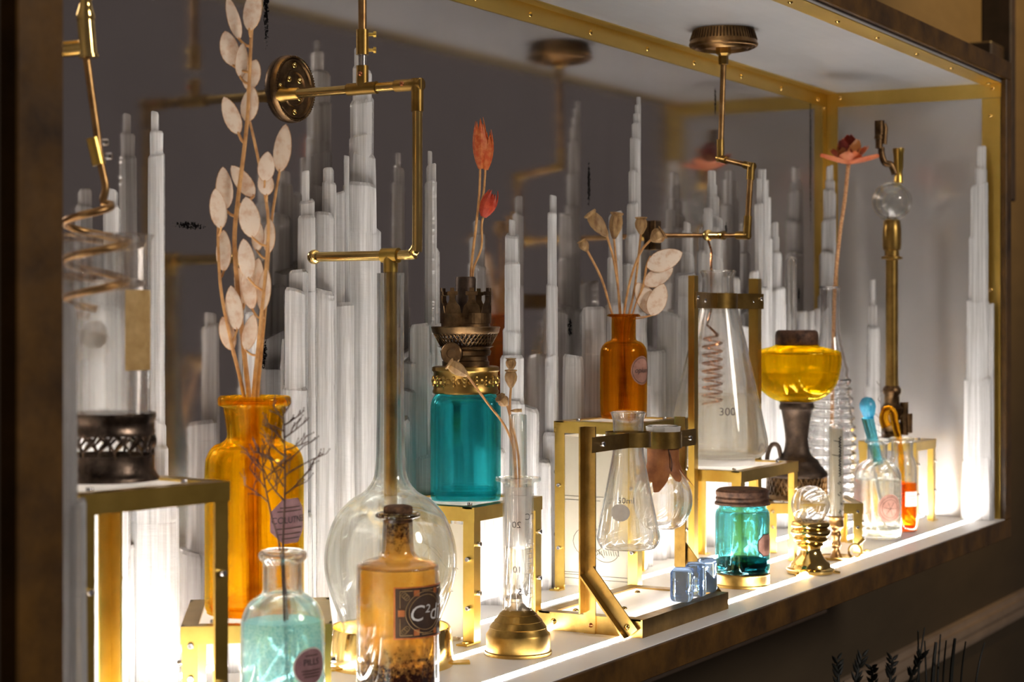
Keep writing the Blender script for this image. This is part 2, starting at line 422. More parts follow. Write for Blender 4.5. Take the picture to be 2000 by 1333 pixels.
def tube(bm, pts, rad, seg=10, cap=True, r_end=None):
    P = [Vector(p) for p in pts]
    T = []
    for i in range(len(P)):
        t = P[min(i + 1, len(P) - 1)] - P[max(i - 1, 0)]
        T.append(t.normalized() if t.length > 1e-9 else Vector((0, 0, 1)))
    up = Vector((0, 0, 1)) if abs(T[0].z) < 0.9 else Vector((1, 0, 0))
    nrm = (up - T[0] * up.dot(T[0])).normalized()
    rings = []
    for i, p in enumerate(P):
        if i:
            ax = T[i - 1].cross(T[i])
            if ax.length > 1e-8:
                nrm = Matrix.Rotation(T[i - 1].angle(T[i]), 3, ax.normalized()) @ nrm
            nrm = (nrm - T[i] * nrm.dot(T[i])).normalized()
        bn = T[i].cross(nrm)
        if callable(rad): r = rad(i / (len(P) - 1))
        elif r_end is not None: r = rad + (r_end - rad) * i / (len(P) - 1)
        else: r = rad
        rings.append([bm.verts.new(p + nrm * (r * math.cos(2 * PI * k / seg)) + bn * (r * math.sin(2 * PI * k / seg))) for k in range(seg)])
    rings_to_faces(bm, rings, True)
    if cap:
        bm.faces.new(rings[0][::-1]); bm.faces.new(rings[-1])
    return bm
def vessel(prof, t, base_t=None):
    """closed wall profile from an outer profile that starts at the axis and ends at the rim"""
    base_t = base_t or t
    inner = []
    n = len(prof)
    for i in range(n):
        a = prof[max(0, i - 1)]; b = prof[min(n - 1, i + 1)]
        dx, dz = b[0] - a[0], b[1] - a[1]; L = math.hypot(dx, dz) or 1
        nx, nz = -dz / L, dx / L
        r = prof[i][0] + nx * t; z = prof[i][1] + nz * (base_t if prof[i][1] < prof[0][1] + base_t * 1.2 else t)
        if prof[i][0] < 1e-6: r = 0
        inner.append((max(0.0, r), z))
    inner[-1] = (max(0.0005, prof[-1][0] - t), prof[-1][1])
    return prof + inner[::-1], inner
def fill_prof(inner, level, grow=0.0003):
    out = []
    for i, (r, z) in enumerate(inner):
        if z <= level: out.append((r + grow if r > 0 else 0, z - grow))
        else:
            r0, z0 = inner[i - 1]
            k = (level - z0) / max(1e-9, z - z0)
            out.append((r0 + (r - r0) * k + grow, level))
            break
    out.append((0, level))
    return out
def patch(bm, rad, phi0, shape, zc, n=28, lift=0.0004, thick=0.0):
    """label bent round a vertical wall: shape = list of (u, v_low, v_high) in metres along the arc"""
    cols = []
    for (u, v0, v1) in shape:
        r = rad(u) if callable(rad) else rad
        a = phi0 + u / r
        cols.append([bm.verts.new(((r + lift) * math.cos(a), (r + lift) * math.sin(a), zc + v0 + (v1 - v0) * k / 4)) for k in range(5)])
    rings_to_faces(bm, cols, False)
    return bm
def sh_rect(w, h, n=20): return [(-w / 2 + w * i / n, -h / 2, h / 2) for i in range(n + 1)]
def sh_ell(w, h, n=28):
    o = []
    for i in range(n + 1):
        u = -math.cos(PI * i / n) * w / 2
        v = math.sqrt(max(0, 1 - (2 * u / w) ** 2)) * h / 2 + 1e-5
        o.append((u, -v, v))
    return o
def sh_oct(w, h, c=0.28, n=24):
    o = []
    for i in range(n + 1):
        u = -w / 2 + w * i / n
        e = (w / 2 - abs(u)) / (w * c)
        v = h / 2 - max(0, 1 - e) * h * c
        o.append((u, -v, v))
    return o
TXT = {}
def text_bm(s, size, shear=0.0, ext=0.0):
    cu = bpy.data.curves.new('lettering', 'FONT'); cu.body = s; cu.size = size; cu.align_x = 'CENTER'; cu.align_y = 'CENTER'; cu.shear = shear
    cu.resolution_u = 3
    ob = bpy.data.objects.new('lettering', cu); COL.objects.link(ob)
    dg = bpy.context.evaluated_depsgraph_get(); dg.update()
    me = bpy.data.meshes.new_from_object(ob.evaluated_get(dg))
    bpy.data.objects.remove(ob); bpy.data.curves.remove(cu)
    bm = B(); bm.from_mesh(me); bpy.data.meshes.remove(me)
    return bm
def wrap_text(s, size, rad, phi0, zc, lift=0.0007, shear=0.0):
    bm = text_bm(s, size, shear)
    for v in bm.verts:
        a = phi0 + v.co.x / rad
        v.co = Vector(((rad + lift) * math.cos(a), (rad + lift) * math.sin(a), zc + v.co.y))
    return bm
def lattice(bm, r0, z0, r1, z1, n, w=0.0007, turns=1.0, seg=4):
    """open diamond grille on a cone band"""
    for s in (-1, 1):
        for i in range(n):
            pts = []
            for k in range(6):
                t = k / 5
                a = 2 * PI * (i + s * turns * t) / n
                r = r0 + (r1 - r0) * t
                pts.append((r * math.cos(a), r * math.sin(a), z0 + (z1 - z0) * t))
            tube(bm, pts, w, seg, False)
    return bm
def merge_lathe(profs, seg=48):
    bm = B()
    for p in profs: lathe(bm, p, seg)
    return bm
# a small socket-head bolt, one mesh shared by all
def _bolt(r, h):
    bm = B()
    lathe(bm, [(0, 0), (r, 0), (r, h * 0.85), (r * 0.88, h), (r * 0.5, h), (r * 0.45, h * 0.4), (0, h * 0.4)], 12)
    return mesh_of(bm, 'bolt')
def _dome(r, h):
    bm = B()
    lathe(bm, [(0, 0), (r, 0), (r, h * 0.3), (r * 0.75, h * 0.8), (r * 0.35, h), (r * 0.3, h * 0.7), (0, h * 0.65)], 14)
    return mesh_of(bm, 'screw')
BOLT = _bolt(0.0017, 0.0026); BOLT.materials.append(M['steel'])
SCREW = _dome(0.0022, 0.0016); SCREW.materials.append(M['brass_pol'])
SCREWRED = _dome(0.0016, 0.0012); SCREWRED.materials.append(M['redbolt'])
def put(me, name, par, loc, nrm):
    return link(name, me, None, par, loc, Vector(nrm).to_track_quat('Z', 'Y').to_euler())

# ------------------------------------------------------------------ the room
DEP, CEIL, XL = 0.200, 0.476, -1.446
YW = 0.235
struct('wall_back', box(B(), -4.0, 6.0, YW, YW + 0.1, -1.1, 2.0), 'wall')
struct('floor', box(B(), -4.0, 6.0, -4.0, YW, -1.15, -1.1), 'roomfloor')
bm = B()
for (z0, z1, t) in ((-0.262, -0.222, 0.010), (-0.255, -0.246, 0.014), (-0.240, -0.231, 0.016)):
    box(bm, -4.0, 6.0, YW - t, YW, z0, z1)
struct('trim_1', bm, 'moulding')

# ------------------------------------------------------------------ the cabinet
cab = thing('display_cabinet', 'long wall cabinet with mirrored back, brass trim, walnut frame and lit white floor', 'display cabinet', (0, 0, 0))
part(cab, 'floor_panel', box(B(), XL, 0.0, -0.004, DEP, -0.0006, 0.0), 'white', smooth=False)
part(cab, 'base_board', box(B(), XL - 0.02, 0.016, 0.018, DEP + 0.02, -0.0205, -0.0008), 'darkwood', smooth=False)
MK = []
def mk(px, py, w_, h_):
    p = at_y(px, py, DEP); s = ((p - CAM).dot(FW)) / FPX
    MK.append((p.x, p.z, w_ * s * 1.7, h_ * s))
mk(520, 10, 9, 130); mk(515, 690, 10, 50); mk(370, 441, 45, 12); mk(733, 598, 8, 28); mk(1150, 360, 7, 70); mk(1113, 640, 9, 32)
mk(1397, 200, 5, 50); mk(1418, 450, 7, 26); mk(1583, 300, 5, 240); mk(1560, 575, 7, 26)
M['mirror'] = mirror('foxed_mirror', (0.66, 0.62, 0.60), 0.095, MK, 0.008)
M['mirror_end'] = mirror('satin_mirror', (0.60, 0.575, 0.56), 0.20, (), 0.34)
M['ceiling'] = mirror('satin_sheet', (0.66, 0.655, 0.66), 0.36, (), 0.42)
part(cab, 'back_mirror', box(B(), XL, 0.0, DEP, DEP + 0.004, 0.0, CEIL), 'mirror', smooth=False)
part(cab, 'end_mirror', box(B(), 0.0, 0.004, 0.0, DEP, 0.0, CEIL), 'mirror_end', smooth=False)
part(cab, 'end_mirror', box(B(), XL - 0.004, XL, 0.0, DEP, 0.0, CEIL), 'mirror_end', smooth=False)
part(cab, 'ceiling_panel', box(B(), XL, 0.0, 0.0, DEP, CEIL, CEIL + 0.004), 'ceiling', smooth=False)
part(cab, 'back_board', box(B(), XL - 0.02, 0.016, DEP + 0.005, DEP + 0.02, -0.0005, CEIL + 0.02), 'darkwood', smooth=False)
part(cab, 'top_board', box(B(), XL - 0.02, 0.016, 0.018, DEP + 0.02, CEIL + 0.005, CEIL + 0.018), 'darkwood', smooth=False)
part(cab, 'side_board', box(B(), 0.005, 0.016, 0.018, DEP + 0.004, -0.0005, CEIL + 0.005), 'darkwood', smooth=False)
part(cab, 'bottom_rail', bbox(XL - 0.026, 0.020, -0.006, 0.018, -0.0210, -0.0008, 0.0006), 'wood', smooth=False)
part(cab, 'top_rail', bbox(XL - 0.026, 0.020, -0.006, 0.018, CEIL + 0.004, CEIL + 0.024, 0.0008), 'wood', smooth=False)
part(cab, 'corner_post', bbox(XL - 0.026, XL, -0.006, 0.004, -0.0006, CEIL + 0.004, 0.0008), 'wood', smooth=False)
part(cab, 'corner_post', bbox(0.0, 0.020, -0.006, 0.0175, -0.0006, CEIL + 0.004, 0.0008), 'wood', smooth=False)
part(cab, 'wall_cleat', bbox(XL, 0.06, YW - 0.014, YW - 0.001, -0.128, -0.022, 0.001), surf('pale_cleat', (0.30, 0.22, 0.15), (0.36, 0.27, 0.19), 0, 0.7, 20), smooth=False)
t = 0.0011
def trim_angle(bms):
    bm = B()
    for b in bms: box(bm, *b)
    return part(cab, 'brass_angle', bm, 'brass_trim', smooth=False)
tb = trim_angle([(XL, -0.0002, DEP - t, DEP - 0.0001, CEIL - 0.016, CEIL - 0.0001), (XL, -0.0002, DEP - 0.013, DEP - t, CEIL - t, CEIL - 0.0001)])
for px in (830, 926, 1033, 1151, 1262, 1353, 1445, 1524, 1595):
    p = at_y(px, 100, DEP); put(SCREW, 'screw', tb, (p.x, DEP - t, CEIL - 0.0095), (0, -1, 0))
te = trim_angle([(-t, -0.0001, 0.0, DEP - 0.014, CEIL - 0.016, CEIL - 0.0001)])
for y in (0.186, 0.012): put(SCREW, 'screw', te, (-t, y - 0.003, CEIL - 0.006), (-1, 0, 0))
tf = trim_angle([(XL, -0.0012, -0.001, 0.021, CEIL - t, CEIL - 0.0001)])
for px, py in ((1432, -45), (1550, 0), (1645, 38), (1722, 70), (1797, 102), (1862, 130), (1935, 160)):
    p = at_d(px, py, (CEIL - CAM.z) * FPX / (HOR - py)); put(SCREW, 'screw', tf, (p.x, 0.0105, CEIL - t), (0, 0, -1))
tv = trim_angle([(-t, -0.0002, DEP - 0.014, DEP - 0.0012, 0.0, CEIL - 0.0012), (-0.014, -t, DEP - t, DEP - 0.0001, 0.0, CEIL - 0.0165)])
for py in (213, 394): put(SCREW, 'screw', tv, (-0.010, DEP - t, zz(py, 2.1)), (0, -1, 0))
tg = trim_angle([(-t, -0.0002, 0.0005, 0.0205, 0.0, CEIL - 0.0165)])
for z in (0.440, 0.25, 0.06): put(SCREW, 'screw', tg, (-t, 0.011, z), (-1, 0, 0))
for y, hw in ((0.026, 0.0042), (0.087, 0.0042), (0.142, 0.0042), (0.1970, 0.0022)):
    part(cab, 'light_strip', bbox(XL + 0.004, -0.010, y - hw, y + hw, -0.0004, 0.00015, 0), 'led', 'glowing white light strip', smooth=False)

# dark bracket on the wall to the right
p0 = at_y(1930, 80, YW - 0.03); p1 = at_y(1992, 375, YW - 0.03)
br = thing('wall_bracket', 'dark wooden bracket fixed to the brown wall beside the cabinet', 'bracket', (p0.x, YW, p1.z))
hh = p0.z - p1.z
part(br, 'block', bbox(0.0, 0.07, -0.035, 0.0, hh * 0.72, hh, 0.002), 'darkwood', smooth=False)
part(br, 'batten', bbox(0.072, 0.10, -0.045, 0.0, -0.02, hh + 0.30, 0.002), 'darkwood', smooth=False)
part(br, 'batten', bbox(0.102, 0.125, -0.03, 0.0, 0.02, hh * 0.85, 0.002), 'darkwood', smooth=False)

# ------------------------------------------------------------------ selenite towers
def shard(bm, cx, cy, r, z1, seed, face=0.0, z0=0.0, flat=0.0):
    """slab-like splinter: flat sides towards the room, ragged edges, a stepped and slanting top"""
    q = random.Random(seed)
    hw, hd = r, min(r, 0.0055 + r * 0.22)
    yaw = face + PI / 2 + q.uniform(-0.22, 0.22)
    if flat: hw, hd, yaw = r / flat, 0.0055, q.uniform(-0.02, 0.02)
    ch = min(hw, hd) * q.uniform(0.25, 0.5)
    sec = [(-hw, -hd + ch), (-hw + ch, -hd), (-hw * q.uniform(-0.2, 0.3), -hd * q.uniform(1.02, 1.15)), (hw - ch, -hd), (hw, -hd + ch), (hw, hd - ch), (hw - ch, hd), (-hw + ch, hd), (-hw, hd - ch)]
    n = len(sec); cs_, sn = math.cos(yaw), math.sin(yaw)
    hgt = z1 - z0; rings = []
    K = max(3, min(14, int(hgt / 0.016)))
    zs = [0.0] + sorted(q.random() for _ in range(K - 1)) + [1.0]
    sl = (q.uniform(-0.35, 0.35), q.uniform(-0.3, 0.3))
    ex, ey = 0.0, 0.0
    for k, f in enumerate(zs):
        s = 1.07 - 0.09 * f
        ex = q.uniform(-0.035, 0.035); ey = q.uniform(-0.04, 0.04)
        ring = []
        for (x, y) in sec:
            x2 = x * s + (ex * hw if x > 0 else -ex * hw * 0.6); y2 = y * s * (1 + ey)
            zt = z0 + hgt * f
            if f == 1.0: zt += x2 * sl[0] + y2 * sl[1]
            ring.append(bm.verts.new((cx + x2 * cs_ - y2 * sn, cy + x2 * sn + y2 * cs_, zt)))
        rings.append(ring)
    rings_to_faces(bm, rings, True)
    bm.faces.new(rings[0][::-1])
    top = rings[-1]; c = Vector((0, 0, 0))
    for v in top: c += v.co
    c /= n
    cap = [bm.verts.new(c + (v.co - c) * 0.84 + Vector((0, 0, min(hd, hw) * 0.35))) for v in top]
    rings_to_faces(bm, [top, cap], True); bm.faces.new(cap)
    return bm
TOWN = [0]
def tower(label, cols, y0=None, d=None, x0=None):
    TOWN[0] += 1
    px0 = sum((c[0] + c[1]) / 2 for c in cols) / len(cols)
    def place(px, r=0):
        if d is not None: return on_floor(px, d)
        if x0 is not None:
            a = (px - 1000) / FPX
            return on_floor(px, (x0 - CAM.x) / (a * RT.x + FW.x))
        return at_y(px, HOR, y0)
    b = place(px0); b.z = 0
    t_ = thing('selenite_tower', label, 'crystal', b, 0, 'selenite crystal towers along the mirror')
    for i, (l, r_, top) in enumerate(cols):
        c = place((l + r_) / 2); dd = (c - CAM).dot(FW); s = dd / FPX
        rad = (r_ - l) / 2 * s * 1.04
        off = 0.0
        yy = c.y
        if d is None and x0 is None:
            yy = min(c.y, DEP - 0.0035 - min(rad, 0.0055 + rad * 0.22) * 1.0 - rad * 0.62)
            c = at_y((l + r_) / 2, HOR, yy); dd = (c - CAM).dot(FW)
        flat = 0.0
        if d is None and x0 is None and rad > 0.0135:            # broad slabs lie flat against the mirror
            a = ((l + r_) / 2 - 1000) / FPX
            flat = RT.x - a * FW.x
            yy = DEP - 0.0035 - 0.0055 * 1.3 - (rad / flat) * 0.03
            c = at_y((l + r_) / 2, HOR, yy); dd = (c - CAM).dot(FW)
        bm = shard(B(), c.x - b.x, c.y - b.y, rad, zz(top, dd), TOWN[0] * 100 + i, facing(c), 0.0, flat)
        part(t_, 'shard', bm, 'selenite', smooth=False)
    return t_
T = tower
T('slim selenite spire behind the glass cylinder, taller of the two there', [(296, 310, 222), (293, 318, 262), (291, 320, 306), (290, 322, 830), (290, 326, 880), (303, 346, 1000), (255, 340, 940)], 0.189)
T('selenite spire half hidden behind the spiral copper coil', [(206, 228, 373), (204, 233, 405), (203, 240, 505), (200, 250, 560)], 0.190)
T('broad low selenite block under the first brass stand', [(150, 205, 560), (232, 262, 1065), (252, 303, 985), (262, 300, 1120), (215, 250, 1098)], 0.186)
T('pale selenite pillar standing right behind the dark wooden corner post', [(96, 148, 602), (118, 168, 990), (92, 140, 880)], d=0.765)
T('selenite tower hidden behind the dried honesty stems and amber bottle', [(478, 500, 615), (474, 505, 640), (450, 515, 835), (430, 470, 1090), (500, 545, 900)], 0.184)
T('great selenite tower, widest cluster, behind the hanging brass pipe', [(698, 708, 74), (693, 714, 98), (690, 726, 143), (686, 728, 200), (684, 727, 270), (672, 682, 306), (682, 732, 304), (669, 733, 370), (632, 651, 333), (629, 656, 362), (650, 673, 379), (590, 604, 337), (587, 613, 396), (583, 616, 428), (614, 652, 425), (648, 734, 440), (567, 600, 535), (556, 594, 575), (592, 652, 570), (640, 690, 600), (680, 736, 640), (552, 600, 760), (604, 734, 505), (566, 738, 625), (560, 745, 900)], 0.182)
T('selenite spire just right of the hanging brass pipe', [(836, 844, 297), (833, 851, 326), (830, 852, 360), (832, 857, 490), (836, 862, 605), (800, 836, 640), (832, 872, 640), (792, 870, 765), (797, 868, 690), (750, 800, 830)], 0.186)
T('selenite spire right of the crown burner of the teal lamp', [(994, 1006, 432), (988, 1013, 463), (986, 1015, 520), (984, 1016, 650), (978, 1022, 700), (975, 1024, 790)], 0.184)
T('thin straight selenite spire left of the small amber bottle', [(1074, 1086, 384), (1070, 1087, 420), (1068, 1088, 560), (1066, 1089, 700), (1060, 1092, 850)], 0.184)
T('tallest slender selenite needle rising above the dried poppy heads', [(1243, 1251, 191), (1240, 1251, 206), (1237, 1250, 224), (1234, 1250, 246), (1231, 1251, 276), (1228, 1249, 340), (1225, 1247, 400), (1221, 1246, 465), (1217, 1247, 525), (1215, 1262, 610)], 0.170)
T('selenite stump between the dried poppy stems', [(1190, 1214, 420), (1187, 1212, 510), (1180, 1216, 600), (1230, 1262, 555)], 0.176)
T('small rounded selenite spire left of the tall clamp posts', [(1335, 1348, 437), (1333, 1353, 456), (1331, 1355, 500), (1318, 1358, 540), (1285, 1330, 620), (1300, 1365, 700)], 0.178)
T('stepped selenite tower behind the neck of the large conical flask', [(1383, 1398, 338), (1382, 1400, 362), (1381, 1403, 390), (1375, 1392, 412), (1374, 1411, 428), (1367, 1410, 450), (1363, 1410, 500), (1360, 1412, 560), (1420, 1445, 545), (1358, 1440, 620), (1400, 1460, 640)], 0.180)
T('twin-pointed selenite tower between clamp posts and yellow lamp', [(1481, 1488, 332), (1488, 1496, 332), (1478, 1488, 350), (1488, 1501, 354), (1489, 1505, 390), (1474, 1490, 400), (1486, 1507, 470), (1508, 1520, 437), (1507, 1522, 466), (1504, 1526, 496), (1464, 1482, 535), (1462, 1500, 565), (1498, 1532, 572), (1464, 1535, 605), (1450, 1540, 720)], 0.182)
T('selenite tower in the mirror corner left of the orange flower stem', [(1614, 1627, 326), (1612, 1630, 355), (1609, 1632, 376), (1605, 1632, 433), (1602, 1631, 500), (1599, 1628, 575), (1556, 1577, 612), (1578, 1590, 610), (1590, 1612, 606), (1554, 1614, 640), (1552, 1632, 680)], 0.180)
T('thin short selenite spire beside the brass pole with glass globe', [(1700, 1710, 548), (1697, 1713, 600), (1695, 1717, 640), (1690, 1720, 760)], x0=-0.030)
T('tall clear selenite spire in the near corner by the end mirror', [(1908, 1926, 290), (1905, 1927, 330), (1897, 1929, 366), (1893, 1929, 460), (1889, 1931, 590), (1930, 1941, 596), (1885, 1938, 740), (1882, 1936, 900)], x0=-0.016)
T('low selenite cluster behind the second brass stand and round flask', [(736, 790, 870), (560, 610, 1000), (660, 720, 1010), (800, 850, 900)], 0.184)
T('low selenite cluster between teal lamp stand and paper-sided stand', [(1010, 1050, 800), (1040, 1075, 905), (930, 985, 880), (880, 935, 960)], 0.186)
T('low selenite cluster behind the small amber bottle, right side', [(1262, 1300, 690), (1215, 1270, 760), (1280, 1340, 810)], 0.184)
T('broken selenite cluster behind the yellow lamp bowl', [(1532, 1566, 690), (1560, 1600, 730), (1500, 1545, 800), (1440, 1480, 760)], 0.184)
T('short selenite stump behind the ribbed bottle', [(1640, 1668, 760), (1655, 1690, 840), (1610, 1650, 850)], 0.180)
T('low selenite cluster under the paper-sided brass stand', [(1100, 1140, 700), (1135, 1180, 610), (1150, 1200, 720)], 0.186)

# ------------------------------------------------------------------ brass stands
def stand(label, loc, rz, w, dp, h, bolts=True, feet=True, a=0.0085, top='opal'):
    """small table of brass angle: four corner legs, four rails, a pale top sheet; loc = front-left corner on the floor"""
    s = thing('brass_stand', label, 'stand', (loc[0], loc[1], 0), rz, 'brass angle stands')
    th = 0.0012; rh = 0.0095
    for ix in (0, 1):
        for iy in (0, 1):
            bm = B()
            x0, x1 = (0, a) if ix == 0 else (w - a, w)
            y0, y1 = (0, th) if iy == 0 else (dp - th, dp)
            box(bm, x0, x1, y0, y1, 0, h - rh)
            x2, x3 = (0, th) if ix == 0 else (w - th, w)
            y2, y3 = (th, a) if iy == 0 else (dp - a, dp - th)
            box(bm, x2, x3, y2, y3, 0, h - rh)
            lg = part(s, 'leg', bm, 'brass', smooth=False)
            if feet:
                bm = B()
                fx0, fx1 = (-0.009, 0.0) if ix == 0 else (w, w + 0.009)
                fy = 0.0 if iy == 0 else dp - a
                box(bm, fx0, fx1, fy, fy + a, 0.0, th)
                lathe(bm, [(0.0022, th), (0.0022, th + 0.001), (0.0012, th + 0.0016), (0, th + 0.0016)], 10, ((fx0 + fx1) / 2, fy + a / 2, 0))
                part(s, 'foot', bm, 'brass', smooth=False)
            if bolts:
                nx = -1 if ix == 0 else 1
                for f in (0.22, 0.62):
                    z = (h - rh) * f
                    put(BOLT, 'bolt', lg, (0 if ix == 0 else w, a / 2 if iy == 0 else dp - a / 2, z + 0.006), (nx, 0, 0))
                    put(BOLT, 'bolt', lg, (a * 0.55 if ix == 0 else w - a * 0.55, 0 if iy == 0 else dp, z + 0.016), (0, -1 if iy == 0 else 1, 0))
    e = 0.0006
    for (x0, x1, y0, y1) in ((-e, w + e, -e, th), (-e, w + e, dp - th, dp + e)):
        bm = box(B(), x0, x1, y0, y1, h - rh, h)
        box(bm, x0, x1, (th if y0 < 0 else dp - a), (a if y0 < 0 else dp - th), h - th, h)
        part(s, 'rail', bm, 'brass', smooth=False)
    for (x0, x1) in ((-e, th), (w - th, w + e)):
        bm = box(B(), x0, x1, th, dp - th, h - rh, h)
        box(bm, (th if x0 < 0 else w - a), (a if x0 < 0 else w - th), a, dp - a, h - th, h)
        part(s, 'rail', bm, 'brass', smooth=False)
    part(s, 'top_sheet', box(B(), a * 0.7, w - a * 0.7, a * 0.7, dp - a * 0.7, h - th - 0.002, h - th - 0.0001), top, smooth=False)
    for cx, cy_ in ((0.016, 0.013), (w - 0.016, 0.013), (0.016, dp - 0.013), (w - 0.016, dp - 0.013)):
        put(BOLT, 'bolt', s, (cx, cy_, h - th - 0.0001), (0, 0, 1))
    return s
# 1: under the glass cylinder
R1 = -math.radians(8.6)
fr = on_floor(446, 0.874); w1 = 0.088
fl = fr - Vector((math.cos(R1), math.sin(R1), 0)) * w1
S1H = 0.1408
st1 = stand('tallest brass stand, carrying the glass cylinder on its dark metal gallery', fl, R1, w1, 0.086, S1H)
# 2: under the large amber bottle
fl = on_floor(355, 0.98); R2 = math.atan2(-0.803, 0.596)
S2H = 0.0536
st2 = stand('brass stand turned askew under the large amber bottle', fl, R2, 0.0795, 0.0945, S2H)
# 3: under the teal lamp
fl = on_floor(931, 1.226); S3H = 0.0918; S3 = (fl.x, 0.100)
st3 = stand('brass stand under the teal glass lamp', (fl.x, 0.100), 0.0, 0.093, 0.080, S3H)
# 4: under the small amber bottle, with paper sides
fl = on_floor(1245, 1.4436); S4H = 0.1359
st4 = stand('brass stand with cream paper sides under the small amber bottle', (fl.x, 0.100), 0.0, 0.094, 0.074, S4H)
# 6: under the yellow lamp
fl = on_floor(1499, 1.709); S6H = 0.0462
st6 = stand('low brass stand under the yellow oil lamp', fl, math.atan2(RT.y, RT.x), 0.0885, 0.085, S6H)
# 7: under the globe-topped pole
fl = on_floor(1789, 1.9235); S7H = 0.0886
st7 = stand('brass stand by the end mirror carrying the globe-topped pole', fl, 0.0, 0.069, 0.062, S7H)
# 5: clamp stand under the big conical flask
S5H = 0.0902; X5, Y5, W5, D5 = -0.5707, 0.066, 0.131, 0.098
st5 = stand('brass stand with two tall clamp posts around the large conical flask', (X5, Y5), 0.0, W5, D5, S5H)
FB = on_floor(1402, 1.635)                                   # axis of the big conical flask
PY = 0.109 - Y5
ZP = 0.2550
for k, x in enumerate((-0.0052, W5 + 0.0052)):
    bm = B(); sgn = -1 if k == 0 else 1
    box(bm, x - 0.004, x + 0.004, PY - 0.0045, PY - 0.0033, 0, ZP)
    box(bm, x - 0.004 * sgn - 0.0006, x - 0.004 * sgn + 0.0006, PY - 0.0033, PY + 0.0045, 0, ZP)
    po = part(st5, 'clamp_post', bm, 'brass', smooth=False)
    put(BOLT, 'bolt', po, (x, PY - 0.0045, zz(582, 1.58)), (0, -1, 0))
cx, cyy = FB.x - X5, FB.y - Y5
zr0, zr1 = zz(603, 1.6), zz(572, 1.6)
rr = 0.0165
bm = B()
lathe(bm, [(rr, zr0), (rr + 0.0012, zr0), (rr + 0.0012, zr1), (rr, zr1), (rr, zr0)], 40, (cx, cyy, 0))
cl = part(st5, 'clamp_ring', bm, 'brass_old')
for sgn, x in ((-1, -0.0052), (1, W5 + 0.0052)):
    a_ = Vector((cx + sgn * rr, cyy - 0.006, 0)); b_ = Vector((x, PY - 0.0052, 0))
    dv = b_ - a_; L = dv.length
    mt = Matrix.Translation((a_ + b_) / 2 + Vector((0, 0, (zr0 + zr1) / 2))) @ Matrix.Rotation(math.atan2(dv.y, dv.x), 4, 'Z')
    box(bm := B(), -L / 2, L / 2 + 0.004, -0.0006, 0.0006, (zr0 - zr1) / 2, (zr1 - zr0) / 2, mt)
    ar = part(st5, 'clamp_arm', bm, 'brass_old', smooth=False)
    q = (a_ + b_) / 2
    put(BOLT, 'bolt', ar, (q.x + sgn * 0.01, q.y - 0.001, (zr0 + zr1) / 2), (0, -1, 0))
bm = lathe(B(), [(0, 0), (0.033, 0), (0.033, 0.006), (0, 0.006)], 40, (cx, cyy, S5H - 0.0012))
part(st5, 'riser_disc', bm, 'white')

# printed paper sheets on the stands
def paper_on(s, w_, z0, z1, side, dp_, marks):
    """thin sheet behind the legs of one side; side 'x' = left end, 'y' = back"""
    if side == 'x': bm = box(B(), 0.0016, 0.0020, 0.002, dp_ - 0.002, z0, z1)
    else: bm = box(B(), 0.002, w_ - 0.002, dp_ - 0.0022, dp_ - 0.0018, z0, z1)
    pp = part(s, 'paper_sheet', bm, 'paper', 'cream printed paper sheet', smooth=False)
    bm = B()
    for st in marks:
        pts = []
        for (u, v) in st:
            if side == 'x': pts.append((0.00145, dp_ - 0.002 - u * (dp_ - 0.004), z0 + v * (z1 - z0)))
            else: pts.append((0.002 + u * (w_ - 0.004), dp_ - 0.0024, z0 + v * (z1 - z0)))
        tube(bm, pts, 0.00018, 4, False)
    part(s, 'print', bm, 'ink', smooth=False)
def circ(u, v, ru, rv, a0=0, a1=2 * PI, n=14): return [(u + ru * math.cos(a0 + (a1 - a0) * i / n), v + rv * math.sin(a0 + (a1 - a0) * i / n)) for i in range(n + 1)]
marks = [[(0.02, 0.60), (0.98, 0.60)], [(0.02, 0.575), (0.55, 0.575)], [(0.62, 0.575), (0.98, 0.575)], [(0.02, 0.05), (0.98, 0.05)], [(0.02, 0.075), (0.98, 0.075)], [(0.02, 0.09), (0.4, 0.09)],
         circ(0.40, 0.30, 0.20, 0.10, 0.7, 5.6), circ(0.62, 0.24, 0.16, 0.07, 3.4, 6.6), circ(0.44, 0.31, 0.16, 0.075), [(0.3, 0.36), (0.6, 0.2)], [(0.33, 0.27), (0.55, 0.37)]]
for i in range(10): marks.append([(0.50 + 0.03 * i, 0.245 + 0.01 * (i % 2)), (0.515 + 0.03 * i, 0.215)])
paper_on(st4, 0.094, 0.004, S4H - 0.012, 'x', 0.074, marks)
paper_on(st4, 0.094, 0.004, S4H - 0.012, 'y', 0.074, marks)
mk3 = [circ(0.45, 0.55, 0.2, 0.15), circ(0.5, 0.6, 0.28, 0.22, 0.5, 2.6), [(0.2, 0.4), (0.8, 0.4)], [(0.25, 0.36), (0.7, 0.35)], [(0.3, 0.32), (0.6, 0.31)], [(0.35, 0.5), (0.6, 0.8)], [(0.5, 0.85), (0.85, 0.6)]]
paper_on(st3, 0.093, 0.004, S3H - 0.012, 'x', 0.080, mk3)

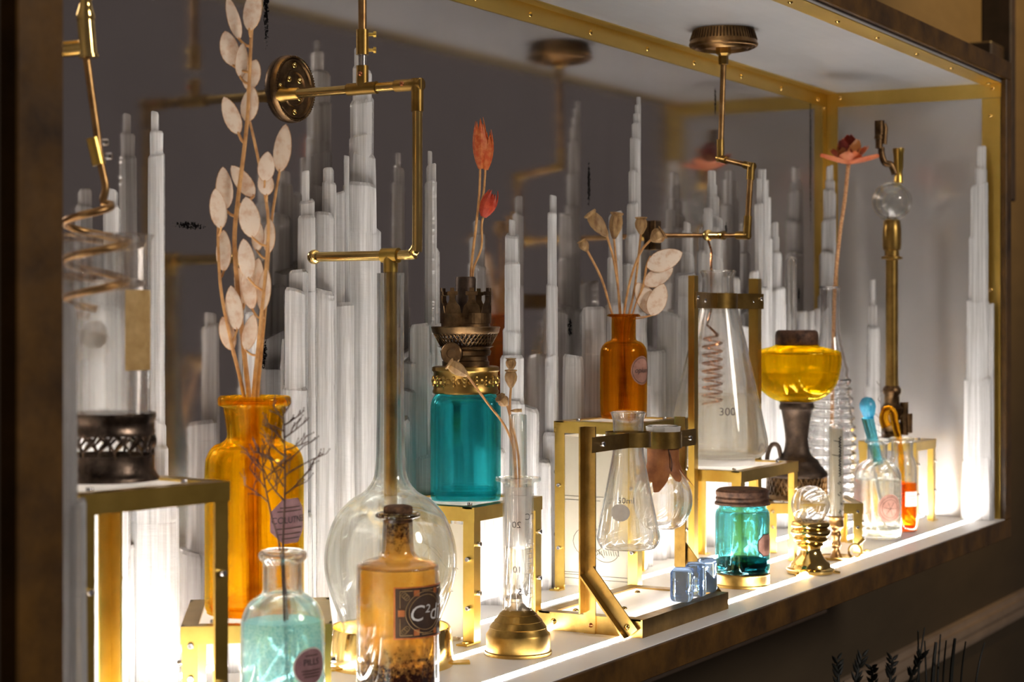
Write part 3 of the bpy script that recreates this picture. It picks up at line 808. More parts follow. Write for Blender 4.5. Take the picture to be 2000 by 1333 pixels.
# ------------------------------------------------------------------ front clamp stand
CX0, CX1, CY0, CY1 = -0.870, -0.7216, 0.013, 0.095
cs = thing('clamp_stand', 'long low brass frame with two cranked posts and ring clamps at the front', 'clamp stand', (CX0, CY0, 0))
cw, cdp, ch = CX1 - CX0, CY1 - CY0, 0.0125
th = 0.0012; a = 0.010
for (b1, b2) in (((0, cw, 0, th, 0, ch), (0, cw, th, a, ch - th, ch)), ((0, cw, cdp - th, cdp, 0, ch), (0, cw, cdp - a, cdp - th, ch - th, ch)),
                 ((0, th, th, cdp - th, 0, ch), (th, a, a, cdp - a, ch - th, ch)), ((cw - th, cw, th, cdp - th, 0, ch), (cw - a, cw - th, a, cdp - a, ch - th, ch))):
    bm = box(B(), *b1); box(bm, *b2); rl = part(cs, 'rail', bm, 'brass_old', smooth=False)
    if b1[1] == th:
        for y in (0.012, 0.069): put(SCREW, 'screw', rl, (0, y, 0.006), (-1, 0, 0))
part(cs, 'top_sheet', box(B(), a * 0.6, cw - a * 0.6, a * 0.6, cdp - a * 0.6, ch - th - 0.002, ch - th - 0.0001), 'opal', smooth=False)
for q in ((0.02, 0.062), (0.07, 0.062), (0.045, 0.036), (0.12, 0.062)): put(SCREW, 'screw', cs, (q[0], q[1], ch - th), (0, 0, 1))
PYc = 0.053 - CY0
ZPc = 0.1435; ZK = 0.040
RINGS = []
for k, x in enumerate((-0.0006, cw + 0.0006)):
    s_ = -1 if k == 0 else 1
    bm = B()
    box(bm, x - 0.0006, x + 0.0006, PYc - 0.0045, PYc + 0.0045, 0, ZPc)
    xx0, xx1 = (x + 0.0006, x + 0.008) if k else (x - 0.008, x - 0.0006)
    box(bm, xx0, xx1, PYc + 0.0033, PYc + 0.0045, ch + 0.002, ZPc)
    po = part(cs, 'post', bm, 'brass_old', smooth=False)
    put(SCREWRED, 'screw', po, (x + s_ * 0.0006, PYc - 0.001, 0.006), (s_, 0, 0))
    # diagonal brace down to the front corner
    p_a = Vector((x + s_ * 0.0024, PYc, ZK + 0.004)); p_b = Vector((x + s_ * 0.0024, 0.006, 0.003))
    dv = p_b - p_a; L = dv.length
    ang = math.atan2(dv.z, dv.y)
    bm = B()
    mt = Matrix.Translation((p_a + p_b) / 2) @ Matrix.Rotation(ang, 4, 'X')
    box(bm, -0.0006, 0.0006, -L / 2, L / 2, -0.005, 0.005, mt)
    box(bm, *((0.0006, 0.007) if k else (-0.007, -0.0006)), -L / 2, L / 2, 0.0038, 0.005, mt)
    bc = part(cs, 'brace', bm, 'brass_old', smooth=False)
    put(SCREW, 'screw', bc, (x + s_ * 0.003, 0.010, 0.0075), (s_, 0, 0))
    # ring clamp
    ln = 0.0600 if k == 0 else 0.0305
    rc = Vector((x - s_ * ln, PYc, 0)); rad_ = 0.0152 if k == 0 else 0.0128
    z0, z1 = (0.1262, 0.1368) if k == 0 else (0.1215, 0.1340)
    bm = lathe(B(), [(rad_, z0), (rad_ + 0.0012, z0), (rad_ + 0.0012, z1), (rad_, z1), (rad_, z0)], 40, rc)
    part(cs, 'clamp_ring', bm, 'brass_old')
    e0, e1 = sorted((rc.x + s_ * rad_ * 0.8, x + s_ * 0.012))
    ar = part(cs, 'clamp_arm', box(B(), e0, e1, PYc - 0.0078, PYc - 0.0066, z0, z1), 'brass_old', smooth=False)
    for q in (x - s_ * 0.002,):
        put(BOLT, 'bolt', ar, (q, PYc - 0.0078, (z0 + z1) / 2), (0, -1, 0))
    RINGS.append(Vector((CX0 + rc.x, CY0 + rc.y, 0)))

# ------------------------------------------------------------------ glassware
def vess(name, label, cat, loc, prof, t_, mat, group=None, base_t=None, seg=56, mod=None, n=5, body='glass_body'):
    th_ = thing(name, label, cat, loc, 0, group)
    pr = sprof(prof, n) if n else prof
    wall, inner = vessel(pr, t_, base_t)
    part(th_, body, lathe(B(), wall, seg, mod=mod), mat, angle=60)
    return th_, inner
def pxprof(px_list, s, pybase, z0=0.0):
    """[(r_px, py)] -> [(r, z)] above the base"""
    return [(r * s, z0 + (pybase - py) * s) for r, py in px_list]

# conical flask in the left clamp
c = RINGS[0]; dA = (c - CAM).dot(FW); s = dA / FPX
zb = zz(1072, dA)
prof = pxprof([(0, 1072), (46, 1072), (56, 1067), (62, 1052), (60, 1035), (45, 960), (33, 898), (30.5, 880), (30, 850), (30.5, 822), (34, 810), (36, 806)], s, 1072)
fa, inn = vess('conical_flask', 'empty conical flask hanging in the left ring of the front clamp stand', 'flask', (c.x, c.y, zb), prof, 0.0013, 'clear', 'conical flasks')
ph = facing(c)
part(fa, 'white_patch', patch(B(), lambda u: 45 * s, ph - 0.35, sh_ell(0.014, 0.0125), (1072 - 998) * s), 'lab_white')
part(fa, 'lettering', wrap_text('50ml', 0.006, 43 * s, ph - 0.1, (1072 - 975) * s), 'greyink', smooth=False)
# round flask wrapped in leather
c = RINGS[1]; dB = (c - CAM).dot(FW); s = dB / FPX
zb = zz(1036, dB)
prof = pxprof([(0, 1036), (25, 1033), (46, 1016), (57, 985), (54, 955), (40, 930), (29, 912), (27, 890), (27, 850), (29, 838), (32, 832)], s, 1036)
fb, inn = vess('round_flask', 'small round flask with a torn brown leather collar in the right ring clamp', 'flask', (c.x, c.y, zb), prof, 0.0013, 'clear')
bm = B()
lp = []
for i in range(40):
    an = 2 * PI * i / 40
    low = 940 - 10 * math.sin(3 * an + 1) - 8 * math.sin(7 * an) - (10 if i % 5 == 0 else 0)
    ring = []
    for k in range(6):
        py = 868 + (low - 868) * k / 5
        r_ = 30 if py < 912 else 30 + (py - 912) * 0.75
        ring.append(bm.verts.new(((r_ + 1.2) * s * math.cos(an), (r_ + 1.2) * s * math.sin(an), (1036 - py) * s)))
    lp.append(ring)
lp.append(lp[0]); rings_to_faces(bm, lp, False)
part(fb, 'leather_collar', bm, 'leather')
bm = B(); tube(bm, spline([(0.031 * s * 1000 * math.cos(facing(c) + 0.3), 0.031 * s * 1000 * math.sin(facing(c) + 0.3), (1036 - 872) * s), (0.0345 * s * 1000 * math.cos(facing(c) + 0.5), 0.0345 * s * 1000 * math.sin(facing(c) + 0.5), (1036 - 900) * s), (0.036 * s * 1000 * math.cos(facing(c) + 0.45), 0.036 * s * 1000 * math.sin(facing(c) + 0.45), (1036 - 922) * s)]), 0.0004, 6)
part(fb, 'cord', bm, 'twig')
part(fb, 'rim_film', lathe(B(), pxprof([(27, 870), (30, 868), (31.5, 850), (33, 838), (34, 833)], s, 1036), 40, mod=lambda a_, z: 1 + 0.03 * math.sin(9 * a_)), 'opal')

# big conical flask
s = 1.635 / FPX; zb = S5H + 0.0048
prof = pxprof([(0, 889), (70, 889), (86, 886), (96, 872), (97, 855), (90, 820), (68, 720), (45, 622), (34, 580), (31, 560), (31, 540), (34, 530), (37, 526)], s, 889)
big, inn = vess('conical_flask', 'large conical flask half full, copper coil inside, marked 300', 'flask', (FB.x, FB.y, zb), prof, 0.0016, 'clear', 'conical flasks')
part(big, 'liquid', lathe(B(), fill_prof(inn, (889 - 766) * s, 0.0003), 56), 'sand')
ph = facing(FB)
part(big, 'lettering', wrap_text('300', 0.010, 82 * s, ph + 0.22, (889 - 797) * s), 'greyink', smooth=False)
# (handled below: copper rod and coil belong to the ceiling pipe)

# long-necked flask
s = 1.158 / FPX; C3 = Vector((-1.0336, 0.110, 0.0))
prof = pxprof([(0, 1262), (60, 1259), (88, 1240), (100, 1205), (117, 1160), (129, 1110), (126, 1060), (108, 1010), (80, 978), (52, 960), (34, 935), (29, 900), (28, 850), (26.5, 780), (26, 700), (26, 620), (26.5, 560), (27, 534)], s, 1262)
lf, inn = vess('long_necked_flask', 'tall clear flask with round belly standing in a wide brass ring', 'flask', (C3.x, C3.y, zz(1262, 1.158)), prof, 0.0019, 'thick')
rb = thing('brass_ring_base', 'wide polished brass ring holding the belly of the long-necked flask', 'ring', (C3.x, C3.y, 0))
bm = B(); lathe(bm, [(0.0375, 0.0), (0.0395, 0.0), (0.0392, 0.012), (0.0378, 0.0235), (0.0372, 0.0245), (0.0362, 0.0238), (0.0368, 0.012), (0.0375, 0.0)], 64)
part(rb, 'ring', bm, 'brass_pol')
bm = B()
for a_ in (facing(C3) - 1.15, facing(C3) + 1.6, facing(C3) + 3.1):
    mt = Matrix.Rotation(a_, 4, 'Z'); part(rb, 'foot', box(B(), 0.0392, 0.050, -0.005, 0.005, 0, 0.0012, mt), 'brass', smooth=False)

# large amber bottle
s = 1.03 / FPX; C1 = on_floor(497, 1.03, S2H)
pr = [(0, 1212), (84, 1212), (92, 1208), (96, 1196), (96, 1150), (96, 1000), (96, 930), (92, 906), (80, 888), (62, 880), (54, 873), (53, 862), (56, 840), (60, 818), (62, 811), (69, 809), (71, 803), (71, 795), (68, 791), (64, 790)]
ab, inn = vess('amber_bottle', 'large amber glass bottle with mauve label holding dried honesty', 'bottle', C1, pxprof(pr, s, 1212), 0.0028, 'amber', 'amber glass bottles', 0.006, n=3)
ph = facing(C1)
lz = (1212 - 1028) * s
part(ab, 'label', patch(B(), 96 * s, ph + 0.80, sh_oct(0.0270, 0.0246), lz), 'lab_mauve', 'mauve octagonal label')
part(ab, 'lettering', wrap_text('COLUTNES', 0.0052, 96 * s, ph + 0.80, lz + 0.0005), 'ink', smooth=False)
bm = B()
for v_, hw in ((0.0075, 0.008), (0.0055, 0.0095), (-0.004, 0.010), (-0.007, 0.009), (-0.0095, 0.007)):
    patch(bm, 96 * s, ph + 0.80, sh_rect(hw * 2, 0.0006), lz + v_, lift=0.0007)
part(ab, 'print', bm, 'lab_dark')

# small amber bottle
s = 1.515 / FPX; C4 = on_floor(1218, 1.515, S4H)
pr = [(0, 819), (38, 819), (43, 816), (45, 808), (46, 780), (46, 740), (46, 700), (44, 682), (36, 671), (26, 666), (24, 660), (24, 640), (24, 622), (26, 620), (32, 619), (32.5, 617), (30, 615.5)]
am, inn = vess('amber_bottle', 'small brown-amber bottle with round label holding dried poppy heads', 'bottle', C4, pxprof(pr, s, 819), 0.002, 'amber_dark', 'amber glass bottles', 0.004, n=3)
ph = facing(C4); lz = (819 - 724) * s
part(am, 'label', patch(B(), 46 * s, ph + 0.86, sh_ell(0.0215, 0.0235), lz), 'lab_rose', 'round rose paper label')
bm = B(); tube(bm, [((46 * s + 0.0007) * math.cos(ph + 0.86 + 0.0096 * math.cos(q) / (46 * s)), (46 * s + 0.0007) * math.sin(ph + 0.86 + 0.0096 * math.cos(q) / (46 * s)), lz + 0.0104 * math.sin(q)) for q in [2 * PI * i / 30 for i in range(31)]], 0.00022, 4, False)
part(am, 'print', bm, 'lab_dark')
part(am, 'lettering', wrap_text('opium', 0.0062, 46 * s, ph + 0.86, lz, shear=0.25), 'ink', smooth=False)

# aqua bottle in front
s = 0.93 / FPX; C5 = on_floor(552, 0.93); pb = 1464
pr = [(0, 1464), (70, 1464), (79, 1459), (82, 1445), (82, 1380), (82, 1300), (82, 1230), (79, 1205), (68, 1180), (50, 1165), (41, 1158), (39, 1148), (39, 1120), (39, 1102), (43, 1096), (47, 1090), (47, 1082), (43, 1077), (38, 1075)]
aq, inn = vess('aqua_bottle', 'clear bottle of speckled aqua liquid labelled PILLS with a dark twig', 'bottle', C5, pxprof(pr, s, pb), 0.0022, 'thick', None, 0.005, n=3)
part(aq, 'liquid', lathe(B(), fill_prof(inn, (pb - 1212) * s, 0.0002), 56), 'aqua')
ph = facing(C5); lz = (pb - 1292) * s
part(aq, 'label_border', patch(B(), 82 * s, ph + 0.72, sh_ell(0.0208, 0.0190), lz, lift=0.0003), 'lab_white')
part(aq, 'label', patch(B(), 82 * s, ph + 0.72, sh_ell(0.0190, 0.0174), lz, lift=0.0005), 'lab_mauve', 'oval mauve label')
part(aq, 'lettering', wrap_text('PILLS', 0.0046, 82 * s, ph + 0.72, lz + 0.002), 'ink', smooth=False)
bm = B()
for v_, hw in ((0.0055, 0.004), (-0.002, 0.006), (-0.0035, 0.0055), (-0.005, 0.0045)): patch(bm, 82 * s, ph + 0.72, sh_rect(hw * 2, 0.0005), lz + v_, lift=0.0008)
part(aq, 'print', bm, 'lab_dark')

# brown stained bottle
s = 1.03 / FPX; C6 = on_floor(777, 1.03); pb = 1382
pr = [(0, pb), (70, pb), (78, pb - 4), (81, pb - 14), (81, 1300), (81, 1200), (81, 1115), (77, 1102), (62, 1094), (42, 1088), (33, 1078), (31, 1060), (30, 1035), (30, 1015), (34, 1013), (43, 1010), (44, 1005), (40, 1001), (30, 1000)]
bb, inn = vess('stained_bottle', 'corked bottle of honey-brown stained glass with dark ornamented label', 'bottle', C6, pxprof(pr, s, pb), 0.002, M['thick'], None, 0.006, n=3)
def stained():
    m, nt, out = new_mat('honey_stain')
    tc = nd(nt, 'ShaderNodeTexCoord'); sp = nd(nt, 'ShaderNodeSeparateXYZ'); nt.links.new(tc.outputs['Object'], sp.inputs[0])
    n = noise(nt, 330, 6, 0.72); n2 = noise(nt, 70, 4, 0.6)
    c = ramp(nt, n2.outputs['Fac'], 0.3, 0.7, (0.80, 0.48, 0.10), (0.95, 0.71, 0.29))
    g = nd(nt, 'ShaderNodeMapRange'); g.inputs['From Min'].default_value = 0.012; g.inputs['From Max'].default_value = 0.043
    g.inputs['To Min'].default_value = 0.42; g.inputs['To Max'].default_value = 0.0
    nt.links.new(sp.outputs[2], g.inputs['Value'])
    g2 = nd(nt, 'ShaderNodeMapRange'); g2.inputs['From Min'].default_value = 0.084; g2.inputs['From Max'].default_value = 0.098
    g2.inputs['To Min'].default_value = 0.0; g2.inputs['To Max'].default_value = 0.24
    nt.links.new(sp.outputs[2], g2.inputs['Value'])
    ad = nd(nt, 'ShaderNodeMath', operation='ADD'); nt.links.new(g.outputs[0], ad.inputs[0]); nt.links.new(n.outputs['Fac'], ad.inputs[1])
    ad2 = nd(nt, 'ShaderNodeMath', operation='ADD'); nt.links.new(ad.outputs[0], ad2.inputs[0]); nt.links.new(g2.outputs[0], ad2.inputs[1])
    k = ramp(nt, ad2.outputs[0], 0.62, 0.82)
    mc = nd(nt, 'ShaderNodeMix', data_type='RGBA'); nt.links.new(k.outputs[0], mc.inputs[0]); nt.links.new(c.outputs[0], mc.inputs[6]); mc.inputs[7].default_value = (0.05, 0.012, 0.004, 1)
    d = nd(nt, 'ShaderNodeBsdfDiffuse'); t_ = nd(nt, 'ShaderNodeBsdfTranslucent'); x = nd(nt, 'ShaderNodeBsdfTransparent')
    for q in (d, t_, x): nt.links.new(mc.outputs[2], q.inputs[0])
    m1 = nd(nt, 'ShaderNodeMixShader'); m1.inputs[0].default_value = 0.65; nt.links.new(d.outputs[0], m1.inputs[1]); nt.links.new(t_.outputs[0], m1.inputs[2])
    m2 = nd(nt, 'ShaderNodeMixShader'); m2.inputs[0].default_value = 0.52; nt.links.new(m1.outputs[0], m2.inputs[1]); nt.links.new(x.outputs[0], m2.inputs[2])
    nt.links.new(m2.outputs[0], out.inputs[0])
    return m
part(bb, 'stain_coat', lathe(B(), [(max(0, r - 0.0003), z + (0.0003 if i < 3 else 0)) for i, (r, z) in enumerate(inn[:-3])], 56), stained())
bm = lathe(B(), pxprof([(0, 1020), (27, 1020), (27.5, 1003), (28, 995), (27, 989), (20, 987), (0, 987)], s, pb), 28, mod=lambda a_, z: 1 + 0.05 * math.sin(5 * a_ + 1) + 0.03 * math.sin(11 * a_))
part(bb, 'cork', bm, 'cork')
ph = facing(C6); R6 = 81 * s; lz = (pb - 1186) * s; lw, lh = 0.0400, 0.0288
lphi = ph - 0.10 + lw / 2 / R6
part(bb, 'label', patch(B(), R6, lphi, sh_rect(lw, lh, 30), lz), 'lab_dark', 'dark ornamented label')
bm = B()
for v_ in (lh / 2 - 0.0004, -lh / 2 + 0.0004): patch(bm, R6, lphi, sh_rect(lw, 0.0008, 30), lz + v_, lift=0.0006)
for u_ in (-lw / 2 + 0.0005, lw / 2 - 0.0005): patch(bm, R6, lphi + u_ / R6, sh_rect(0.001, lh, 3), lz, lift=0.0006)
for u_, v_, q in ((-0.0158, 0, 0.0036), (-0.0072, 0.0108, 0.0034), (-0.0072, -0.0108, 0.0034), (0.0062, 0.0112, 0.003), (0.0062, -0.0112, 0.003), (0.0158, 0, 0.0036)):
    patch(bm, R6, lphi + u_ / R6, sh_rect(q, q, 3), lz + v_, lift=0.0007)
part(bb, 'ornament', bm, 'lab_orange')
bm = B()
def wl(u, v, l=0.0007): a_ = lphi + u / R6; return ((R6 + l) * math.cos(a_), (R6 + l) * math.sin(a_), lz + v)
for rr_ in (0.0105, 0.0125): tube(bm, [wl(-0.001 + rr_ * math.cos(q), rr_ * 0.92 * math.sin(q)) for q in [2 * PI * i / 40 for i in range(41)]], 0.00018, 4, False)
for (u0, v0, u1, v1) in ((-0.0165, 0.0122, -0.0095, 0.0122), (-0.0165, 0.0122, -0.0165, 0.003), (-0.0165, -0.0122, -0.0095, -0.0122), (-0.0165, -0.0122, -0.0165, -0.003), (-0.004, 0.0122, 0.004, 0.0122), (-0.004, -0.0122, 0.004, -0.0122), (0.008, 0.0122, 0.0165, 0.0122)):
    tube(bm, [wl(u0 + (u1 - u0) * i / 4, v0 + (v1 - v0) * i / 4) for i in range(5)], 0.0002, 4, False)
for su in (-1, 1):
    for sv in (-1, 1):
        for i in range(3): tube(bm, [wl(su * (0.0128 + 0.0016 * math.cos(q) + 0.0008 * i), sv * (0.0085 + 0.0008 * i + 0.0015 * math.sin(q))) for q in [2 * PI * k / 8 for k in range(9)]], 0.00013, 4, False)
part(bb, 'ornament', bm, 'lab_gold')
bm = wrap_text('C\u00b2di', 0.0125, R6, lphi - 0.001 / R6, lz - 0.0008, 0.0009, 0.2)
part(bb, 'lettering', bm, 'chalk', smooth=False)

# ------------------------------------------------------------------ glass cylinder on its gallery (left)
dC = 0.882; s = dC / FPX; CC = on_floor(204, dC, S1H)
ga = thing('pierced_gallery', 'dark pierced metal ring gallery on the tallest brass stand', 'gallery', CC)
zb = 948
def gz(py): return max(0.0, (945 - py) * s)
bm = merge_lathe([[(93 * s, gz(818)), (99 * s, gz(814)), (100 * s, gz(822)), (97 * s, gz(830)), (96 * s, gz(846)), (98 * s, gz(849)), (97 * s, gz(857)), (92 * s, gz(857)), (92 * s, gz(822)), (93 * s, gz(818))]], 56)
part(ga, 'top_ring', bm, 'silver_old')
bm = merge_lathe([[(93 * s, gz(896)), (96 * s, gz(896)), (96 * s, gz(925)), (102 * s, gz(935)), (106 * s, gz(940)), (106 * s, 0.0), (92 * s, 0.0), (92 * s, gz(938)), (93 * s, gz(896))]], 56)
part(ga, 'base_ring', bm, 'silver_old')
bm = B(); R_ = 95 * s; z0, z1 = gz(899), gz(855)
N_ = 20
for i in range(N_):
    def pc(u, v): a_ = 2 * PI * (i + u) / N_; return (R_ * math.cos(a_), R_ * math.sin(a_), z0 + (z1 - z0) * v)
    tube(bm, [pc(k / 8, 0.28 + 0.72 * math.sin(PI * k / 8 / 1.0) ** 1.0 * 0.55) for k in range(9)], 0.0005, 5)
    tube(bm, [pc(0, 0), pc(0, 0.15), pc(0, 0.32)], 0.0006, 5)
    tube(bm, [pc(-0.1 + 1.0 * k / 8, 0.25 + 0.75 * k / 8) for k in range(9)], lambda t_: 0.0005 + 0.0009 * math.sin(PI * t_), 5)
    tube(bm, [pc(1.0 - 1.0 * k / 8, 0.30 + 0.65 * k / 8) for k in range(9)], 0.0005, 5)
    lathe(bm, [(0, -0.0008), (0.0012, -0.0006), (0.0012, 0.0006), (0, 0.0008)], 8, pc(0.5, 0.83), axis=(math.cos(2 * PI * (i + .5) / N_), math.sin(2 * PI * (i + .5) / N_), 0))
part(ga, 'openwork', bm, 'silver_old')
zcy = 0.0235
cyl = thing('glass_cylinder', 'open clear glass cylinder with tan tape, standing in the dark gallery', 'glass cylinder', (CC.x, CC.y, S1H + zcy))
ztop = zz(458, dC) - S1H - zcy
R_ = 91 * s
bm = lathe(B(), [(0, 0), (R_ - 0.001, 0), (R_, 0.001), (R_, ztop - 0.003), (R_ + 0.0012, ztop - 0.0005), (R_ + 0.0012, ztop), (R_ - 0.002, ztop), (R_ - 0.0022, ztop - 0.003), (R_ - 0.0022, 0.002), (0, 0.002)], 64)
part(cyl, 'glass_body', bm, 'thin', angle=60)
part(ga, 'inner_shelf', lathe(B(), [(0, zcy - 0.0008), (92 * s, zcy - 0.0008), (92 * s, zcy - 0.0001), (0, zcy - 0.0001)], 40), 'silver_old')
ph = facing(CC)
zt = lambda py: zz(py, dC) - S1H - zcy
part(cyl, 'tape', patch(B(), R_ + 0.0001, ph + 0.82, sh_rect(0.0175, zt(567) - zt(722), 12), zt(645)), 'tape', 'tan paper tape strip')
part(cyl, 'round_sticker', patch(B(), R_ + 0.0001, ph + PI + 0.22, sh_ell(0.014, 0.014), zt(655)), 'lab_white', 'faded round sticker')

# copper coil hanging into it
cp = at_d(170, 92, dC)
P_ = lambda px, py, dd=0.0: at_d(px, py, dC + dd) - CCR
CCR = at_d(187, 610, dC)
co = thing('copper_coil_pipe', 'old copper pipe with brass tee and spiral coil dipping into the glass cylinder', 'pipe', CCR)
pts = [P_(168, 105), P_(178, 180), P_(188, 250), P_(197, 320), P_(206, 365), P_(200, 395)]
# helix
hel = []
cxp = 187; rr_ = 60 * s
ax = {}
n_turn = 2.75; n_pt = 22
start = 400; end = 606
ph = facing(CCR)
for i in range(int(n_turn * n_pt) + 1):
    tt = i / (n_turn * n_pt)
    an = ph + 1.75 - 2 * PI * n_turn * tt - 0.35
    py = start + (end - start) * tt
    c0 = P_(cxp, py)
    k = min(1.0, 0.5 + tt * 3)
    hel.append(Vector((c0.x + rr_ * k * math.cos(an), c0.y + rr_ * k * math.sin(an), c0.z)))
bm = tube(B(), spline(pts, 5) + hel, 0.0019, 10)
part(co, 'coil', bm, 'copper_old')
bm = B(); tube(bm, [P_(181, 270), P_(193, 322)], 0.0032, 14); cb = part(co, 'collar', bm, 'brass')
for py in (278, 305):
    q = P_(196 + (py - 278) * 0.25, py); put(BOLT, 'bolt', cb, q + RT * 0.0012, RT); 
bm = B(); tube(bm, [P_(173, 110), P_(167, 40)], 0.0042, 16); tube(bm, [P_(173.5, 113), P_(173, 107)], 0.0048, 16)
a0 = P_(168, 92); ydir = Vector((0, 1, 0)); tube(bm, [a0, a0 + ydir * 0.020], 0.0040, 14)
part(co, 'tee_joint', bm, 'brass_pol')
wl_ = DEP - CCR.y
bm = tube(B(), [a0 + ydir * 0.019, Vector((a0.x, wl_, a0.z))], 0.0034, 14); part(co, 'branch_pipe', bm, 'brass_pol')
top = P_(167, 40); 
bm = B(); lathe(bm, [(0.0042, 0), (0.0046, 0.002), (0.0034, 0.006), (0.0028, 0.009), (0.0034, 0.011), (0.0030, 0.013), (0.0024, 0.016), (0.0024, CEIL - CCR.z - top.z - 0.0002)], 16, top)
part(co, 'finial', bm, 'brass_pol')

# ------------------------------------------------------------------ hanging brass pipe with wall disc
WD = at_y(567, 174, DEP)
hp = thing('brass_pipe_arm', 'bent brass pipe from a dark wall disc down to the long-necked flask', 'pipe', WD)
def W(p): return Vector(p) - WD
Rd = 0.0225
bm = lathe(B(), [(0, 0.0030), (0.0105, 0.0030), (0.0112, 0.0042), (0.0122, 0.0042), (0.0128, 0.0030), (0.0180, 0.0030), (0.0186, 0.0044), (0.0194, 0.0044), (0.0199, 0.0036), (0.0206, 0.0046), (0.0216, 0.0044), (0.0222, 0.0030), (Rd, 0.0015), (Rd, 0.0002), (0, 0.0002)], 64, axis=(0, -1, 0))
dsc = part(hp, 'wall_disc', bm, 'bronze')
bm = B()
for i in range(72):
    a_ = 2 * PI * i / 72; lathe(bm, [(0, 0), (0.0006, 0), (0.0005, 0.0008), (0, 0.001)], 5, (0.0211 * math.cos(a_), -0.0042, 0.0211 * math.sin(a_)), axis=(0, -1, 0))
r_ = link('beaded_rim', mesh_of(bm, 'beaded_rim'), M['bronze'], dsc)
for i in range(4):
    a_ = PI / 2 * i; put(SCREW, 'screw', dsc, (0.0156 * math.cos(a_), -0.0030, 0.0156 * math.sin(a_)), (0, -1, 0))
    a_ += PI / 4; put(SCREW, 'screw', dsc, (0.0082 * math.cos(a_), -0.0030, 0.0082 * math.sin(a_)), (0, -1, 0))
yE = 0.090
E1 = Vector((WD.x, yE, WD.z + 0.001)); 
E1 = at_y(815, 165, yE); PXx = E1.x
hub = Vector((PXx, DEP - 0.004, E1.z))
bm = B(); lathe(bm, [(0.0055, 0), (0.005, 0.003), (0.0042, 0.005), (0.0040, 0.014), (0.0031, 0.015)], 20, W((PXx, DEP - 0.0035, E1.z)), axis=(0, -1, 0)); part(hp, 'hub', bm, 'brass_old')
bm = tube(B(), [W((PXx, DEP - 0.018, E1.z)), W((PXx, yE + 0.0, E1.z))], 0.0030, 16); part(hp, 'arm_pipe', bm, 'brass_pol')
tp = at_y(715, 165, 0.13); tp.x = PXx
Yt = 0.1315
bm = B(); tube(bm, [W((PXx, Yt + 0.011, E1.z)), W((PXx, Yt - 0.011, E1.z))], 0.0040, 16); tube(bm, [W((PXx, Yt, E1.z)), W((PXx, Yt, E1.z + 0.0145))], 0.0040, 16)
tj = part(hp, 'tee_joint', bm, 'brass_old'); put(SCREWRED, 'screw', tj, W((PXx - 0.004, Yt - 0.001, E1.z + 0.009)), (-1, -0.3, 0))
bm = tube(B(), [W((PXx, Yt, E1.z + 0.014)), W((PXx, Yt, E1.z + 0.024))], 0.0026, 14); part(hp, 'nipple', bm, 'steel')
bm = tube(B(), [W((PXx, Yt, E1.z + 0.0215)), W((PXx, Yt, E1.z + 0.0375))], 0.0041, 16); cl_ = part(hp, 'collar', bm, 'brass_old')
for dz in (0.0245, 0.0345):
    bm = B(); q = W((PXx, Yt, E1.z + dz)); tube(bm, [q + RT * 0.0035, q + RT * 0.0075], 0.0011, 8); tube(bm, [q + RT * 0.007, q + RT * 0.0088], 0.0021, 10)
    link('thumbscrew', mesh_of(bm, 'thumbscrew'), M['brass'], cl_)
bm = tube(B(), [W((PXx, Yt, E1.z + 0.037)), W((PXx, Yt, CEIL - 0.0003))], 0.0027, 14); part(hp, 'drop_pipe', bm, 'copper_old')
bm = B(); tube(bm, [W((PXx, yE + 0.016, E1.z)), W((PXx, yE - 0.0036, E1.z))], 0.0039, 16); tube(bm, [W((PXx, yE, E1.z + 0.0036)), W((PXx, yE, E1.z - 0.017))], 0.0039, 16)
el = part(hp, 'elbow', bm, 'brass_old'); put(SCREWRED, 'screw', el, W((PXx - 0.0039, yE + 0.009, E1.z + 0.0006)), (-1, 0, 0.2))
zl = zz(498, 1.148)
bm = B()
arc = [W((PXx, yE, E1.z - 0.015)), W((PXx, yE, zl + 0.010)), W((PXx, yE + 0.0008, zl + 0.005)), W((PXx, yE + 0.0035, zl + 0.0015)), W((PXx, yE + 0.009, zl)), W((PXx, yE + 0.076, zl))]
tube(bm, spline(arc, 5), 0.0032, 16); part(hp, 'lower_pipe', bm, 'brass_pol')
bm = lathe(B(), [(0, -0.0048)] + [(0.0048 * math.cos(q), 0.0048 * math.sin(q)) for q in [-PI / 2 + PI * i / 12 for i in range(1, 12)]] + [(0, 0.0048)], 20, W((PXx, yE + 0.079, zl))); part(hp, 'ball_end', bm, 'brass_pol')
# collar and tube into the flask, along the pipe where it passes above the flask axis
Yc = C3.y
bm = B(); tube(bm, [W((PXx, Yc + 0.006, zl)), W((PXx, Yc - 0.006, zl))], 0.0047, 20)
dx = C3.x - PXx
tube(bm, [W((PXx, Yc, zl)), W((PXx + dx, Yc, zl - 0.0105))], 0.0046, 18)
part(hp, 'clip', bm, 'brass')
bm = tube(B(), [W((PXx + dx, Yc, zl - 0.009)), W((PXx + dx, Yc, zz(985, 1.158)))], 0.0042, 18); part(hp, 'dip_tube', bm, 'brass_old')

